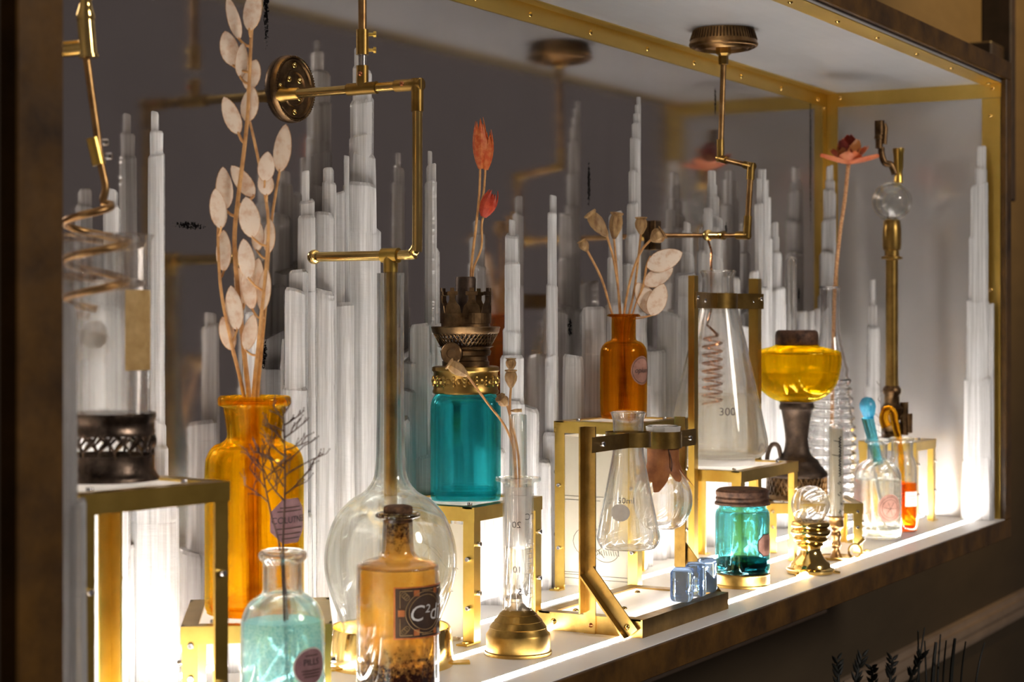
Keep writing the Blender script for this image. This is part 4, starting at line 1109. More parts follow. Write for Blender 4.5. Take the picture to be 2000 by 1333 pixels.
# ------------------------------------------------------------------ ceiling pipe into the big flask
CPt = on_floor(1413, 1.634); CPt.z = CEIL
rp = thing('copper_drop_pipe', 'bent old-brass pipe hanging from a ribbed ceiling rose to the large conical flask', 'pipe', CPt)
def Wc(px, py, d): return at_d(px, py, d) - CPt
bm = lathe(B(), [(0, -0.0001), (0.0265, -0.0001), (0.0275, -0.004), (0.0298, -0.011), (0.0308, -0.0135), (0.0298, -0.0155), (0.0285, -0.016), (0.0270, -0.0145), (0.0255, -0.0175), (0.0235, -0.0155), (0.021, -0.0185), (0.019, -0.0155), (0.010, -0.0155), (0, -0.0155)], 64)
part(rp, 'ceiling_rose', bm, 'copper_old', angle=25)
bm = B()
for i in range(60):
    a_ = 2 * PI * i / 60; tube(bm, [(0.0268 * math.cos(a_), 0.0268 * math.sin(a_), -0.0012), (0.0296 * math.cos(a_), 0.0296 * math.sin(a_), -0.0098)], 0.0007, 5)
part(rp, 'fluting', bm, 'bronze')
bm = lathe(B(), [(0.0068, -0.0150), (0.0068, -0.0215), (0.0045, -0.0235), (0.0042, -0.031), (0.0030, -0.0315)], 6); part(rp, 'hex_nut', bm, 'brass_old', smooth=False)
k1 = Wc(1407, 310, 1.634); k2 = Wc(1467, 325, 1.600); k3 = Wc(1459, 458, 1.600)
bm = tube(B(), [(0, 0, -0.030), k1], 0.0026, 14); part(rp, 'upper_pipe', bm, 'copper_old')
def joint(nm, ps, r): part(rp, nm, tube(tube(B(), ps[:2], r, 14), ps[2:], r, 14), 'brass_old')
dv = (k2 - k1).normalized(); up = Vector((0, 0, 1))
joint('elbow', [k1 + up * 0.017, k1 - up * 0.003, k1 - dv * 0.003, k1 + dv * 0.009], 0.0035)
bm = tube(B(), [k1, k2], 0.0025, 14); part(rp, 'link_pipe', bm, 'copper_old')
dn = (k3 - k2).normalized()
joint('elbow', [k2 - dv * 0.008, k2 + dv * 0.003, k2 - dn * 0.003, k2 + dn * 0.012], 0.0036)
bm = tube(B(), [k2, k3], 0.0027, 14); part(rp, 'lower_pipe', bm, 'copper_old')
wp = at_y(1280, 460, DEP - 0.003) - CPt
k4 = k3 - up * 0.001
da = (wp - k4).normalized()
joint('elbow', [k3 - dn * 0.016, k3 + dn * 0.003, k4 - da * 0.002, k4 + da * 0.012], 0.0037)
bm = tube(B(), [k4 + da * 0.010, wp], 0.0021, 12); part(rp, 'cross_pipe', bm, 'copper_old')
tb_ = (Wc(1389, 460, 1.6425) - k4).dot(da); bc_ = k4 + da * tb_
bm = B(); lathe(bm, [(0, -0.0052)] + [(0.0052 * math.cos(q), 0.0052 * math.sin(q)) for q in [-PI / 2 + PI * i / 10 for i in range(1, 10)]] + [(0, 0.0052)], 20, bc_)
tube(bm, [bc_ - da * 0.004, bc_ - da * 0.016], 0.0034, 12); tube(bm, [bc_ - da * 0.018, bc_ - da * 0.021], 0.0040, 12)
part(rp, 'ball_joint', bm, 'brass_pol')
bm = bbox(-0.0065, 0.0065, -0.003, 0.0027, -0.0135, 0.0135, 0.0006); bmesh.ops.translate(bm, vec=wp, verts=bm.verts[:]); part(rp, 'wall_plate', bm, 'bronze', smooth=False)
bm = B(); lathe(bm, [(0.0021, -0.001), (0.0052, 0.004), (0.0050, 0.008), (0.0024, 0.012)], 16, wp - da * 0.012, axis=da); part(rp, 'wall_cone', bm, 'brass_old')
s = 1.635 / FPX
fbl = FB - CPt; fbl.z = 0
def inF(px, py): q = at_d(px, py, 1.635) - CPt; return q
hel = []
nT = 8.5; nP = 18
for i in range(int(nT * nP) + 1):
    tt = i / (nT * nP); an = facing(FB) + PI / 2 - 2 * PI * nT * tt
    c0 = inF(1391, 655 + 135 * tt)
    kk = 18.5 * s * (0.6 + 0.4 * min(1, tt * 12))
    hel.append(Vector((c0.x + kk * math.cos(an), c0.y + kk * math.sin(an), c0.z)))
pts = [bc_ - up * 0.004, bc_ - up * 0.015 + (fbl - Vector((bc_.x, bc_.y, 0))) * 0.35, inF(1389, 520), inF(1389, 600), inF(1381, 635)]
bm = tube(B(), spline(pts, 5) + hel, 0.0011, 8); part(rp, 'copper_coil', bm, 'copper')

# ------------------------------------------------------------------ teal lamp
LT = Vector((-0.898, 0.137, S3H)); dL = (LT - CAM).dot(FW); s = dL / FPX
pb = HOR + (CAM.z - S3H) / s
tl = thing('teal_oil_lamp', 'oil lamp with deep teal glass jar, embossed brass band and crowned burner', 'oil lamp', LT)
def sq(a_, z): # rounded-square body
    n_ = 4.5
    c_, s_ = abs(math.cos(a_ - 0.55)), abs(math.sin(a_ - 0.55))
    return 0.90 / ((c_ ** n_ + s_ ** n_) ** (1 / n_))
pr = pxprof([(0, pb), (66, pb), (74, pb - 4), (76, pb - 12), (76, 930), (76, 860), (76, 800), (73, 782), (66, 772), (60, 768), (58, 762), (58, 752)], s, pb)
wall, inn = vessel(sprof(pr, 4), 0.0032, 0.007)
part(tl, 'glass_jar', lathe(B(), wall, 64, mod=sq), 'teal', angle=60)
bm = lathe(B(), pxprof([(60, 770), (64, 769), (65, 764), (63, 760), (63, 728), (66, 724), (65, 717), (60, 715), (0, 715)], s, pb), 56); bd = part(tl, 'collar_band', bm, 'brass_old')
bm = B()
for i in range(18):
    a_ = 2 * PI * i / 18
    lathe(bm, [(0, 0.0016), (0.0016, 0.0012), (0.0022, 0.0)], 6, (63 * s * math.cos(a_), 63 * s * math.sin(a_), (pb - 744) * s), axis=(math.cos(a_), math.sin(a_), 0))
    for dv_ in (-7, 0, 7):
        aa = a_ + PI / 18; lathe(bm, [(0, 0.0012), (0.0012, 0.0007), (0.0015, 0.0)], 6, (63 * s * math.cos(aa), 63 * s * math.sin(aa), (pb - 744 - dv_) * s), axis=(math.cos(aa), math.sin(aa), 0))
link('embossing', mesh_of(bm, 'embossing'), M['brass_old'], bd)
bm = lathe(B(), pxprof([(0, 716), (46, 716), (46, 706), (42, 704), (42, 696), (48, 694), (50, 686), (47, 683), (47, 680), (55, 677)], s, pb), 48); part(tl, 'burner_neck', bm, 'bronze')
bm = B(); lattice(bm, 47 * s, (pb - 680) * s, 62 * s, (pb - 652) * s, 44, 0.00055, 2.0)
lathe(bm, pxprof([(45, 682), (48, 682), (48, 678), (45, 678), (45, 682)], s, pb), 48); part(tl, 'pierced_cup', bm, 'bronze')
bm = lathe(B(), pxprof([(60, 654), (65, 650), (67, 642), (68, 640), (66, 638), (48, 639), (48, 632), (50, 630), (50, 618), (46, 618)], s, pb), 56); part(tl, 'gallery_plate', bm, 'bronze')
bm = B(); RC = 49 * s
band0, band1 = (pb - 632) * s, (pb - 600) * s
def crown_pt(u, v, l=0): return ((RC + l) * math.cos(u), (RC + l) * math.sin(u), v)
NPR = 8
lathe(bm, [(RC, band0), (RC + 0.0004, band0), (RC + 0.0004, (pb - 612) * s), (RC, (pb - 612) * s), (RC, band0)], 48)
for i in range(NPR):
    a0_ = 2 * PI * i / NPR; hw = PI / NPR
    outl = []
    for (u, v) in ((-0.96, 612), (-0.80, 598), (-0.5, 592), (-0.34, 586), (-0.36, 578), (-0.62, 577), (-0.62, 570), (-0.25, 570), (-0.22, 563), (0.22, 563), (0.25, 570), (0.62, 570), (0.62, 577), (0.36, 578), (0.34, 586), (0.5, 592), (0.80, 598), (0.96, 612)):
        outl.append((a0_ + u * hw * 0.98, (pb - v) * s))
    A_ = [bm.verts.new(crown_pt(u, v)) for u, v in outl]; B_ = [bm.verts.new(crown_pt(u, v, 0.0005)) for u, v in outl]
    n_ = len(outl)
    for k in range(n_ // 2 - 0):
        j = n_ - 1 - k
        if k + 1 < j - 0 and k + 1 <= n_ // 2 - 1:
            bm.faces.new([A_[k], A_[k + 1], A_[j - 1], A_[j]]); bm.faces.new([B_[j], B_[j - 1], B_[k + 1], B_[k]])
    for k in range(n_ - 1): bm.faces.new([A_[k], B_[k], B_[k + 1], A_[k + 1]])
part(tl, 'crown', bm, 'bronze', smooth=False)
bm = lathe(B(), pxprof([(0, 640), (20, 640), (20, 545), (18, 541), (16, 541), (16, 560), (0, 560)], s, pb), 32); part(tl, 'wick_tube', bm, 'iron')
kn = B(); kc = at_d(883, 691, dL - 55 * s) - LT; tc_ = (-FW - RT * 0.35).normalized()
lathe(kn, [(0, 0.0014), (0.003, 0.0014), (0.0034, 0.0024), (0.0070, 0.0024), (0.0078, 0.0016), (0.0078, 0), (0, 0)], 32, kc, axis=tc_); tube(kn, [kc, kc - tc_ * 0.014], 0.0012, 8)
part(tl, 'wick_knob', kn, 'bronze')

# orange husks in the wick tube
hk = thing('dried_husk_sprig', 'sprig of papery orange seed husks rising from the crowned burner', 'dried flower', LT + Vector((0, 0, (pb - 560) * s)))
o_ = hk.location.copy()
def H_(px, py, dd=0): return at_d(px, py, dL + dd) - Vector(o_)
def husk(b0, axis, L, R, n, seed, mat, nm='husk'):
    q = random.Random(seed); bm = B()
    rot = Vector(axis).to_track_quat('Z', 'Y').to_matrix()
    for i in range(n):
        a_ = 2 * PI * i / n; LL = L * q.uniform(0.85, 1.06)
        rows = []
        for k in range(7):
            t_ = k / 6
            r = R * (0.18 + 0.85 * math.sin(PI * (0.06 + 0.80 * t_ ** 0.9)))
            hw = 0.80 * PI / n * 2 * (1 - t_ ** 2.2) ** 0.6 * (1.0 if t_ > 0.02 else 0.7) + 0.01
            row = []
            for u, bump in ((-1, 0.0), (0, 0.12), (1, 0.0)):
                aa = a_ + u * hw * 0.9
                row.append(bm.verts.new(Vector(b0) + rot @ Vector((r * (1 + bump) * math.cos(aa), r * (1 + bump) * math.sin(aa), LL * t_))))
            rows.append(row)
        rings_to_faces(bm, rows, False)
    return part(hk if nm == 'husk' else nm, 'husk', bm, mat)
bm = B()
tube(bm, spline([H_(921, 590), H_(920, 530), H_(930, 440), H_(936, 380), H_(938, 320)], 6), 0.0011, 7, r_end=0.0008)
tube(bm, spline([H_(925, 590), H_(924, 530), H_(940, 485), H_(941, 440), H_(944, 424)], 5), 0.0008, 7)
tube(bm, spline([H_(933, 410), H_(944, 380), H_(948, 330)], 5), 0.0008, 7)
part(hk, 'stem', bm, 'stem')
husk(H_(939, 330), (-0.05, 0, 1), 98 * s, 13 * s, 7, 1, 'orange')
husk(H_(949, 332), (0.08, 0.0, 1), 78 * s, 12 * s, 7, 2, 'orange')
husk(H_(944, 424), (RT * 0.38 + Vector((0, 0, 1))), 56 * s, 15 * s, 9, 3, 'redhusk')

# ------------------------------------------------------------------ syringe with poppy heads
dS = 1.195; s = dS / FPX; SY = on_floor(1012, dS); pb = 1277.5
sy = thing('syringe_vase', 'upright glass syringe barrel on a stepped brass cone foot', 'syringe', SY)
pr = pxprof([(0, pb), (66, pb), (66, pb - 6), (63, pb - 8), (63, 1240), (61, 1236), (58, 1232), (55, 1226), (56, 1225), (51, 1218), (47, 1213), (48, 1212), (41, 1205), (36, 1200), (37, 1199), (30, 1193), (26, 1190), (0, 1190)], s, pb)
part(sy, 'cone_foot', lathe(B(), pr, 56), 'brass_old', angle=30)
part(sy, 'ferrule', lathe(B(), pxprof([(0, 1192), (24, 1192), (22, 1186), (22, 1176), (25, 1173), (25, 1168), (12, 1160), (0, 1160)], s, pb), 40), 'silver')
bm = lathe(B(), pxprof([(24, 1196), (29, 1194), (30.5, 1188), (30.5, 1000), (30.5, 945), (33, 941), (44, 940), (45, 937), (44, 933), (30, 932), (27, 935), (27, 1188), (24, 1190), (24, 1196)], s, pb), 56); part(sy, 'barrel', bm, 'thin', angle=60)
bm = lathe(B(), pxprof([(0, 1152), (18, 1150), (22, 1140), (23.5, 1080), (23.5, 1070), (0, 1070)], s, pb), 40); part(sy, 'liquid', bm, 'water')
bm = lathe(B(), pxprof([(0, 1060), (16, 1060), (18, 1055), (18, 940), (17.5, 880), (17, 812), (15, 810), (15, 812), (15.5, 880), (16, 1052), (0, 1054)], s, pb), 40); part(sy, 'inner_tube', bm, 'thin', angle=60)
ph = facing(SY); bm = B(); Rs = 30.5 * s
def smk(u, py): return ((Rs + 0.0002) * math.cos(ph + u), (Rs + 0.0002) * math.sin(ph + u), (pb - py) * s)
for i in range(16):
    py = 1022 + 9.6 * i; u0 = 0.42 if i % 5 == 0 else 0.62
    tube(bm, [smk(u0 + (1.10 - u0) * k / 4, py) for k in range(5)], 0.00021, 4, False)
tube(bm, [smk(1.10, py) for py in (1022, 1166)], 0.0002, 4, False)
tube(bm, [smk(2 * PI * k / 40, 966) for k in range(41)], 0.00016, 4, False)
part(sy, 'scale_marks', bm, 'greyink')
for tx, py, of in (('20', 1023, -0.10), ('CC', 1008, 0.85), ('10', 1110, -0.05), ('5', 1153, 0.12)):
    bm = text_bm(tx, 0.0060)
    for v in bm.verts:                                   # printed for reading from the far side, so mirrored here
        u = ph + of - v.co.x / Rs
        v.co = Vector(((Rs + 0.0003) * math.cos(u), (Rs + 0.0003) * math.sin(u), (pb - py) * s + v.co.y))
    part(sy, 'lettering', bm, 'ink', smooth=False)
part(sy, 'frosting', lathe(B(), pxprof([(26.6, 1066), (26.6, 950)], s, pb), 48), milky('frosted_plunger', (0.86, 0.85, 0.84), 0.62, 200, (0.8, 0.79, 0.78)))

def stem_thing(name, label, cat, base, path, rad, heads, mat_stem='stem', mat_head='poppy', hname='seed_head', group=None):
    """one dried stem with lathe-turned heads: heads = (pos, axis, length, radius)"""
    t_ = thing(name, label, cat, base, 0, group)
    b_ = Vector(base)
    part(t_, 'stem', tube(B(), [Vector(p) - b_ for p in spline(path, 6)], rad, 7), mat_stem)
    for (p, ax_, L, R) in heads:
        bm = lathe(B(), [(0, 0), (R * 0.25, 0), (R * 0.5, L * 0.12), (R * 0.92, L * 0.4), (R, L * 0.62), (R * 0.84, L * 0.82), (R * 0.72, L * 0.86), (R * 1.0, L * 0.93), (R * 0.95, L * 0.98), (R * 0.4, L), (0, L * 0.97)], 14, Vector(p) - b_, mod=lambda a_, z: 1 + 0.06 * math.cos(7 * a_), axis=ax_)
        part(t_, hname, bm, mat_head)
    return t_
def D_(d): return lambda px, py, dd=0.0: at_d(px, py, d + dd)
Q = D_(dS); UP = Vector((0, 0, 1))
bz = Q(1012, 1045)
stem_thing('dried_poppy', 'dried poppy bending left out of the syringe barrel', 'dried poppy', Q(1010, 1045), [Q(1010, 1045), Q(1005, 900), Q(990, 840), Q(950, 785), Q(912, 733)], 0.0008, [(Q(913, 734), (-RT * 0.85 + UP * 0.55), 0.0150, 0.0042)], group='dried poppies')
stem_thing('dried_poppy', 'tallest upright dried poppy in the syringe barrel, two heads stacked', 'dried poppy', Q(1014, 1045), [Q(1014, 1045), Q(1006, 900), Q(998, 840), Q(996, 790), Q(998, 756)], 0.0008, [(Q(998, 758), UP, 0.0120, 0.0040), (Q(998, 724, 0.006), UP, 0.0082, 0.0034)], group='dried poppies')
stem_thing('dried_poppy', 'shortest dried poppy head leaning at the rim of the syringe tube', 'dried poppy', Q(1017, 1045), [Q(1017, 1045), Q(1013, 900), Q(1000, 830), Q(990, 790)], 0.0008, [(Q(990, 792, -0.004), (-RT * 0.5 + UP * 0.6 - FW * 0.5), 0.0085, 0.0038), (Q(997, 803, -0.003), (RT * 1.0 + UP * 0.05), 0.0075, 0.0012)], group='dried poppies')

# thin syringe under the teal lamp's stand
dV = 1.2475; s = dV / FPX; V_ = on_floor(892, dV)
vi = thing('glass_vial', 'thin glass vial in a silver cup under the teal lamp stand', 'vial', V_)
pb = 1250
part(vi, 'silver_cup', lathe(B(), pxprof([(0, pb), (18, pb), (18, 1238), (15, 1236), (16, 1200), (19, 1180), (19, 1176), (13, 1174), (0, 1178)], s, pb), 32), 'silver')
part(vi, 'tube', lathe(B(), pxprof([(0, 1177), (13, 1176), (14, 1170), (14.5, 1060), (12, 1052), (12, 1016), (10.5, 1016), (10.5, 1052), (12.8, 1062), (12.5, 1170), (0, 1172)], s, pb), 32), 'clear', angle=60)

# ------------------------------------------------------------------ blue glass cubes on the front clamp stand
for i, (px, y, lab) in enumerate(((1332, 0.0245, 'front blue glass block, nearest of three on the clamp stand'), (1359, 0.0260, 'middle of the three pale blue glass blocks on the clamp stand'), (1381, 0.0275, 'rearmost of the three pale blue glass blocks, by the teal jar'))):
    q = at_y(px, HOR, y); q.z = ch
    b_ = thing('glass_block', lab, 'glass block', q, 0.30 + 0.1 * i, 'blue glass blocks')
    bm = B(); wv = 0.0080 - 0.0004 * i; hv = 0.0245 + 0.0006 * i
    box(bm, -wv, wv, -wv, wv, 0, hv)
    bmesh.ops.bevel(bm, geom=bm.edges[:], offset=0.0036, segments=4, affect='EDGES', profile=0.5)
    q2 = random.Random(i)
    for v in bm.verts: v.co += Vector((q2.uniform(-1, 1), q2.uniform(-1, 1), 0)) * 0.00012
    part(b_, 'glass_body', bm, 'blueblock', angle=80)

# ------------------------------------------------------------------ teal jar with rusty lid
dJ = 1.50; s = dJ / FPX; J = on_floor(1450, dJ); pb = HOR + CAM.z / s
o = pb - 1146
jb = thing('brass_coaster', 'round low brass base ring under the teal lidded jar', 'base', J)
part(jb, 'ring', lathe(B(), pxprof([(0, pb), (55, pb), (55, pb - 4), (53, pb - 6), (53, pb - 22), (54, pb - 24), (52, pb - 26), (0, pb - 25)], s, pb), 56), 'brass_old')
zj = 25.3 * s
jr = thing('teal_jar', 'squat teal glass jar with rusty screw lid and octagonal label', 'jar', (J.x, J.y, zj))
pj = 1120
pr = pxprof([(0, pj), (46, pj), (52, pj - 4), (53, pj - 14), (53, 1080), (53, 1030), (53, 1008), (51, 998), (46, 993), (45, 986), (45, 975)], s, pj)
wall, inn = vessel(sprof(pr, 4), 0.0024, 0.0065)
part(jr, 'glass_body', lathe(B(), wall, 56), 'teal_pale', angle=60)
part(jr, 'dark_sediment', lathe(B(), fill_prof(inn, (pj - 1092) * s + 0.0, 0.0002), 48), glass('teal_dark_glass', (0.05, 0.25, 0.27), 0.2))
bm = lathe(B(), pxprof([(0, 984), (54, 986), (54, 982), (51, 979), (52.5, 974), (50.5, 970), (52, 965), (52, 960), (49, 957), (46, 955), (0, 957)], s, pj), 56); part(jr, 'screw_lid', bm, 'rust', angle=30)
ph = facing(J); lz = (pj - 1062) * s
part(jr, 'label_border', patch(B(), 53 * s, ph + 1.02, sh_oct(0.0200, 0.0185), lz, lift=0.0003), 'ink')
part(jr, 'label', patch(B(), 53 * s, ph + 1.02, sh_oct(0.0180, 0.0166), lz, lift=0.0005), 'lab_rose', 'octagonal rose label')
bm = B()
for i in range(7): patch(bm, 53 * s, ph + 0.90 + 0.045 * i, sh_rect(0.0003, 0.009, 2), lz, lift=0.0007)
part(jr, 'print', bm, 'lab_dark')

# ------------------------------------------------------------------ brass holder with glass globe
dG = 1.572; s = dG / FPX; G = on_floor(1583, dG); pb = HOR + CAM.z / s
gh = thing('brass_globe_holder', 'shiny turned brass pedestal with three small feet holding a glass globe', 'pedestal', G)
f_ = lambda L_: pxprof([(r, pb - (1120 - y)) for r, y in L_], s, pb)
part(gh, 'pedestal', lathe(B(), sprof(f_([(0, 1119), (40, 1119), (46, 1116), (47, 1110), (40, 1107), (38, 1100), (28, 1090), (22, 1080), (20, 1072), (23, 1067), (27, 1064), (24, 1061), (32, 1056), (34, 1052), (31, 1049), (36, 1045), (39, 1040), (38, 1035), (33, 1032), (37, 1028), (38, 1024), (36, 1020), (30, 1018), (0, 1020)]), 2), 56), 'brass_pol', angle=50)
bm = B()
for k in range(3):
    a_ = facing(G) + PI / 2 + 2 * PI * k / 3
    bm = B(); tube(bm, [(44 * s * math.cos(a_), 44 * s * math.sin(a_), 0.0018), (52 * s * math.cos(a_), 52 * s * math.sin(a_), 0.0014), (57 * s * math.cos(a_), 57 * s * math.sin(a_), 0.0011)], 0.0016, 8, r_end=0.0011)
    part(gh, 'foot', bm, 'brass_pol')
gz0 = (pb - (pb - (1120 - 1019))) * s
gb = thing('glass_globe', 'hollow clear glass globe resting on the shiny brass pedestal', 'globe', (G.x, G.y, gz0))
Rg = 38 * s
def sphere_prof(R, z0, a0=-PI / 2, n=20): return [(max(0, R * math.cos(a0 + (PI / 2 - a0) * i / n)) if i < n else 0, z0 + R * math.sin(a0 + (PI / 2 - a0) * i / n)) for i in range(n + 1)]
outer = sphere_prof(Rg, Rg * 0.86, -1.03); inner_ = [(max(0, r * 0.965), (z - Rg * 0.86) * 0.965 + Rg * 0.86) for r, z in outer]
bm = lathe(B(), outer + inner_[::-1] + [outer[0]], 48); bmesh.ops.remove_doubles(bm, verts=bm.verts[:], dist=1e-7); part(gb, 'glass_body', bm, 'clear', angle=60)

# ------------------------------------------------------------------ chamberstick with a scroll tube
dK = 1.668; s = dK / FPX; K_ = on_floor(1633, dK); pb = HOR + CAM.z / s
ck = thing('brass_chamberstick', 'small brass candle holder with saucer and finger ring carrying a scroll tube', 'candle holder', K_)
part(ck, 'saucer', lathe(B(), pxprof([(0, pb), (33, pb), (36, pb - 4), (36, pb - 6), (32, pb - 3), (0, pb - 3)], s, pb), 48), 'brass_old')
part(ck, 'stem', lathe(B(), sprof(pxprof([(0, pb - 2), (12, pb - 3), (9, pb - 10), (7, pb - 20), (10, pb - 27), (8, pb - 36), (10, pb - 46), (8, pb - 54), (12, pb - 60), (15, pb - 64), (14, pb - 76), (16, pb - 82), (12, pb - 84), (0, pb - 83)], s, pb), 3), 32), 'copper_old')
rc = on_floor(1670, dK + 0.004) - K_; rc.z = 0.0065
bm = B(); tube(bm, [rc + RT * (0.0058 * math.cos(q)) + Vector((0, 0, 0.0062 * math.sin(q))) for q in [2 * PI * i / 28 for i in range(29)]], 0.0011, 8)
tube(bm, [rc + Vector((0, 0, 0.006)) + RT * 0.003, rc + RT * 0.0085 + Vector((0, 0, 0.0115))], 0.0016, 8)
part(ck, 'finger_ring', bm, 'brass_old')
zs = 82 * s
sc_ = thing('scroll_tube', 'upside-down test tube with a rolled handwritten paper in the brass candle holder', 'test tube', (K_.x, K_.y, zs))
hs = (1000 - 816) * s
pr = [(13.5 * s, 0), (14.5 * s, 0.001), (14.5 * s, hs * 0.9)] + [(14.5 * s * math.cos(q), hs * 0.93 + 13 * s * math.sin(q)) for q in [PI / 2 * i / 6 for i in range(0, 7)]]
pr[-1] = (0, pr[-1][1]); inn2 = [(max(0, r - 0.0007), z - (0.0007 if i > 2 else 0)) for i, (r, z) in enumerate(pr)]
part(sc_, 'glass_tube', lathe(B(), inn2[::-1] + pr, 32), 'thin', angle=60)
part(sc_, 'paper_scroll', lathe(B(), [(0, 0.001), (11.5 * s, 0.001), (11.8 * s, hs * 0.9), (10 * s, hs * 0.93), (0, hs * 0.93)], 32), 'paper')
bm = B(); ph = facing(K_) + 0.75; Rk = 11.8 * s + 0.0002
def kp(u, v): a_ = ph + u / Rk; return (Rk * math.cos(a_), Rk * math.sin(a_), v * hs)
q = random.Random(5)
for i in range(13):
    v0 = 0.86 - 0.033 * i; tube(bm, spline([kp(0.0014 * math.sin(k * 2.1 + i) - 0.0005, v0 - 0.011 * k) for k in range(4)], 3), 0.0005, 4, False)
for v0, ln_ in ((0.80, 0.006), (0.65, 0.0075)): tube(bm, [kp(-0.0005 - ln_ * k / 5, v0 + 0.01 * k / 5 * 1.5) for k in range(6)], 0.0003, 4, False)
for i, (u, v) in enumerate(((-0.003, 0.36), (-0.0012, 0.385), (-0.001, 0.26), (-0.0025, 0.25), (0.0, 0.14), (-0.001, 0.08), (-0.002, 0.05))):
    tube(bm, [kp(u, v), kp(u + 0.001, v + 0.01 - 0.03 * (i % 2)), kp(u + 0.0018, v - 0.015)], 0.0004, 4, False)
part(sc_, 'handwriting', bm, 'ink')

# ------------------------------------------------------------------ yellow oil lamp
dY = 1.75; s = dY / FPX; Y_ = on_floor(1556, dY, S6H); pb = 975.5
yl = thing('yellow_oil_lamp', 'oil lamp with faceted amber-yellow glass bowl on a dark bronze foot', 'oil lamp', Y_)
fp = lambda L_: pxprof(L_, s, pb)
part(yl, 'foot', lathe(B(), fp([(0, 975), (60, 975.4), (62, 972), (60, 966), (58, 964), (0, 964)]), 56), 'bronze')
bm = B(); lattice(bm, 58 * s, (pb - 965) * s, 57 * s, (pb - 930) * s, 34, 0.0010, 1.5); lathe(bm, fp([(55, 966), (55, 930)]), 40)
part(yl, 'pierced_band', bm, 'bronze')
part(yl, 'shoulder', lathe(B(), sprof(fp([(57, 932), (60, 930), (59, 922), (46, 908), (42, 900), (30, 890), (25, 880), (22, 860), (25, 830), (30, 802), (33, 800), (34, 794), (32, 787), (34, 785), (20, 783), (0, 783)]), 2), 48), 'iron', angle=50)
bm = tube(B(), spline([Vector((0, 0, (pb - 898) * s)) - RT * (30 * s), Vector((0, 0, (pb - 872) * s)) - RT * (36 * s), Vector((0, 0, (pb - 869) * s)) - RT * (48 * s), Vector((0, 0, (pb - 885) * s)) - RT * (56 * s), Vector((0, 0, (pb - 905) * s)) - RT * (58 * s), Vector((0, 0, (pb - 922) * s)) - RT * (56 * s)], 5), 0.0022, 10); part(yl, 'handle', bm, 'iron')
def fac(a_, z):
    zz_ = (pb - z / s)
    k = max(0.0, min(1.0, (770 - zz_) / 40.0)) * max(0.0, min(1.0, (zz_ - 676) / 12.0))
    m_ = (a_ % (PI / 6)) - PI / 12
    return 1 - k * (0.035 - 0.035 * (abs(m_) / (PI / 12)))
pr = sprof(fp([(0, 786), (30, 785), (50, 778), (68, 764), (80, 745), (86, 722), (88, 705), (87.5, 693), (85, 687), (72, 683), (48, 677), (42, 674), (41, 668)]), 4)
wall, inn = vessel(pr, 0.0030, 0.005)
part(yl, 'glass_bowl', lathe(B(), wall, 96, mod=fac), 'yellow', angle=50)
part(yl, 'lamp_oil', lathe(B(), fill_prof(inn, (pb - 727) * s, -0.0006), 64), 'water')
part(yl, 'cap', lathe(B(), fp([(0, 676), (40, 676), (42, 672), (42, 655), (40, 648), (36, 645), (0, 645)]), 48), 'rust', angle=40)
zt_ = (pb - 645) * s
tt_ = thing('test_tube', 'empty upturned test tube standing on the cap of the yellow lamp', 'test tube', (at_d(1546, 640, dY).x, at_d(1546, 640, dY).y, Y_.z + zt_))
hs = (645 - 501) * s
pr = [(9.5 * s, 0), (10.5 * s, 0), (10.5 * s, hs * 0.93)] + [(10.5 * s * math.cos(q), hs - 10.5 * s + 10.5 * s * math.sin(q)) for q in [PI / 2 * i / 6 for i in range(1, 7)]]
pr[-1] = (0, pr[-1][1]); inn2 = [(max(0, r - 0.0009), z - (0.0009 if i > 2 else 0)) for i, (r, z) in enumerate(pr)]
part(tt_, 'glass_tube', lathe(B(), inn2[::-1] + pr, 28), 'clear', angle=60)

# ------------------------------------------------------------------ ribbed bottle with orange flower
dR = 1.93; s = dR / FPX; RB = on_floor(1621, dR); pb = HOR + CAM.z / s
pr = [(0, pb), (46, pb), (51, pb - 4)]
py = pb - 10; k = 0
while py > 735:
    rr_ = 51 if py > 850 else 51 - (850 - py) * 0.10
    pr += [(rr_, py), (rr_ + 0.5, py - 7), (rr_ - 5.5, py - 13)]
    py -= 18
pr += [(36, 722), (33, 712), (29, 695), (24, 672), (20, 650), (19, 625), (18.5, 600), (18.5, 575), (19, 566), (21, 564), (21, 560), (17, 559)]
rbt, inn = vess('ribbed_bottle', 'tall clear bottle with ringed ribs holding the orange flower', 'bottle', RB, pxprof(pr, s, pb), 0.0026, 'solid', None, 0.004, n=2)
FlS = D_(dR)
fw_ = thing('orange_flower', 'artificial orange flower on a wrapped stem in the ribbed bottle', 'flower', FlS(1624, 900))
fb_ = Vector(fw_.location)
path = spline([FlS(1624, 900), FlS(1627, 700), FlS(1631, 560), FlS(1640, 460), FlS(1650, 390), FlS(1657, 322)], 10)
bm = tube(B(), [p - fb_ for p in path], 0.0020, 8)
n_ = len(path)
for i in range(0, n_ * 3):
    t_ = i / 3.0; k = min(int(t_), n_ - 2); p = path[k].lerp(path[k + 1], t_ - int(t_)) - fb_
    an = i * 0.9
    if i % 2 == 0: lathe(bm, [(0.0019, -0.0006), (0.00245, 0), (0.0019, 0.0006)], 8, p)
part(fw_, 'stem', bm, surf('wrapped_stem', (0.40, 0.17, 0.06), (0.72, 0.42, 0.20), 0, 0.6, 400))
fc = path[-1] - fb_
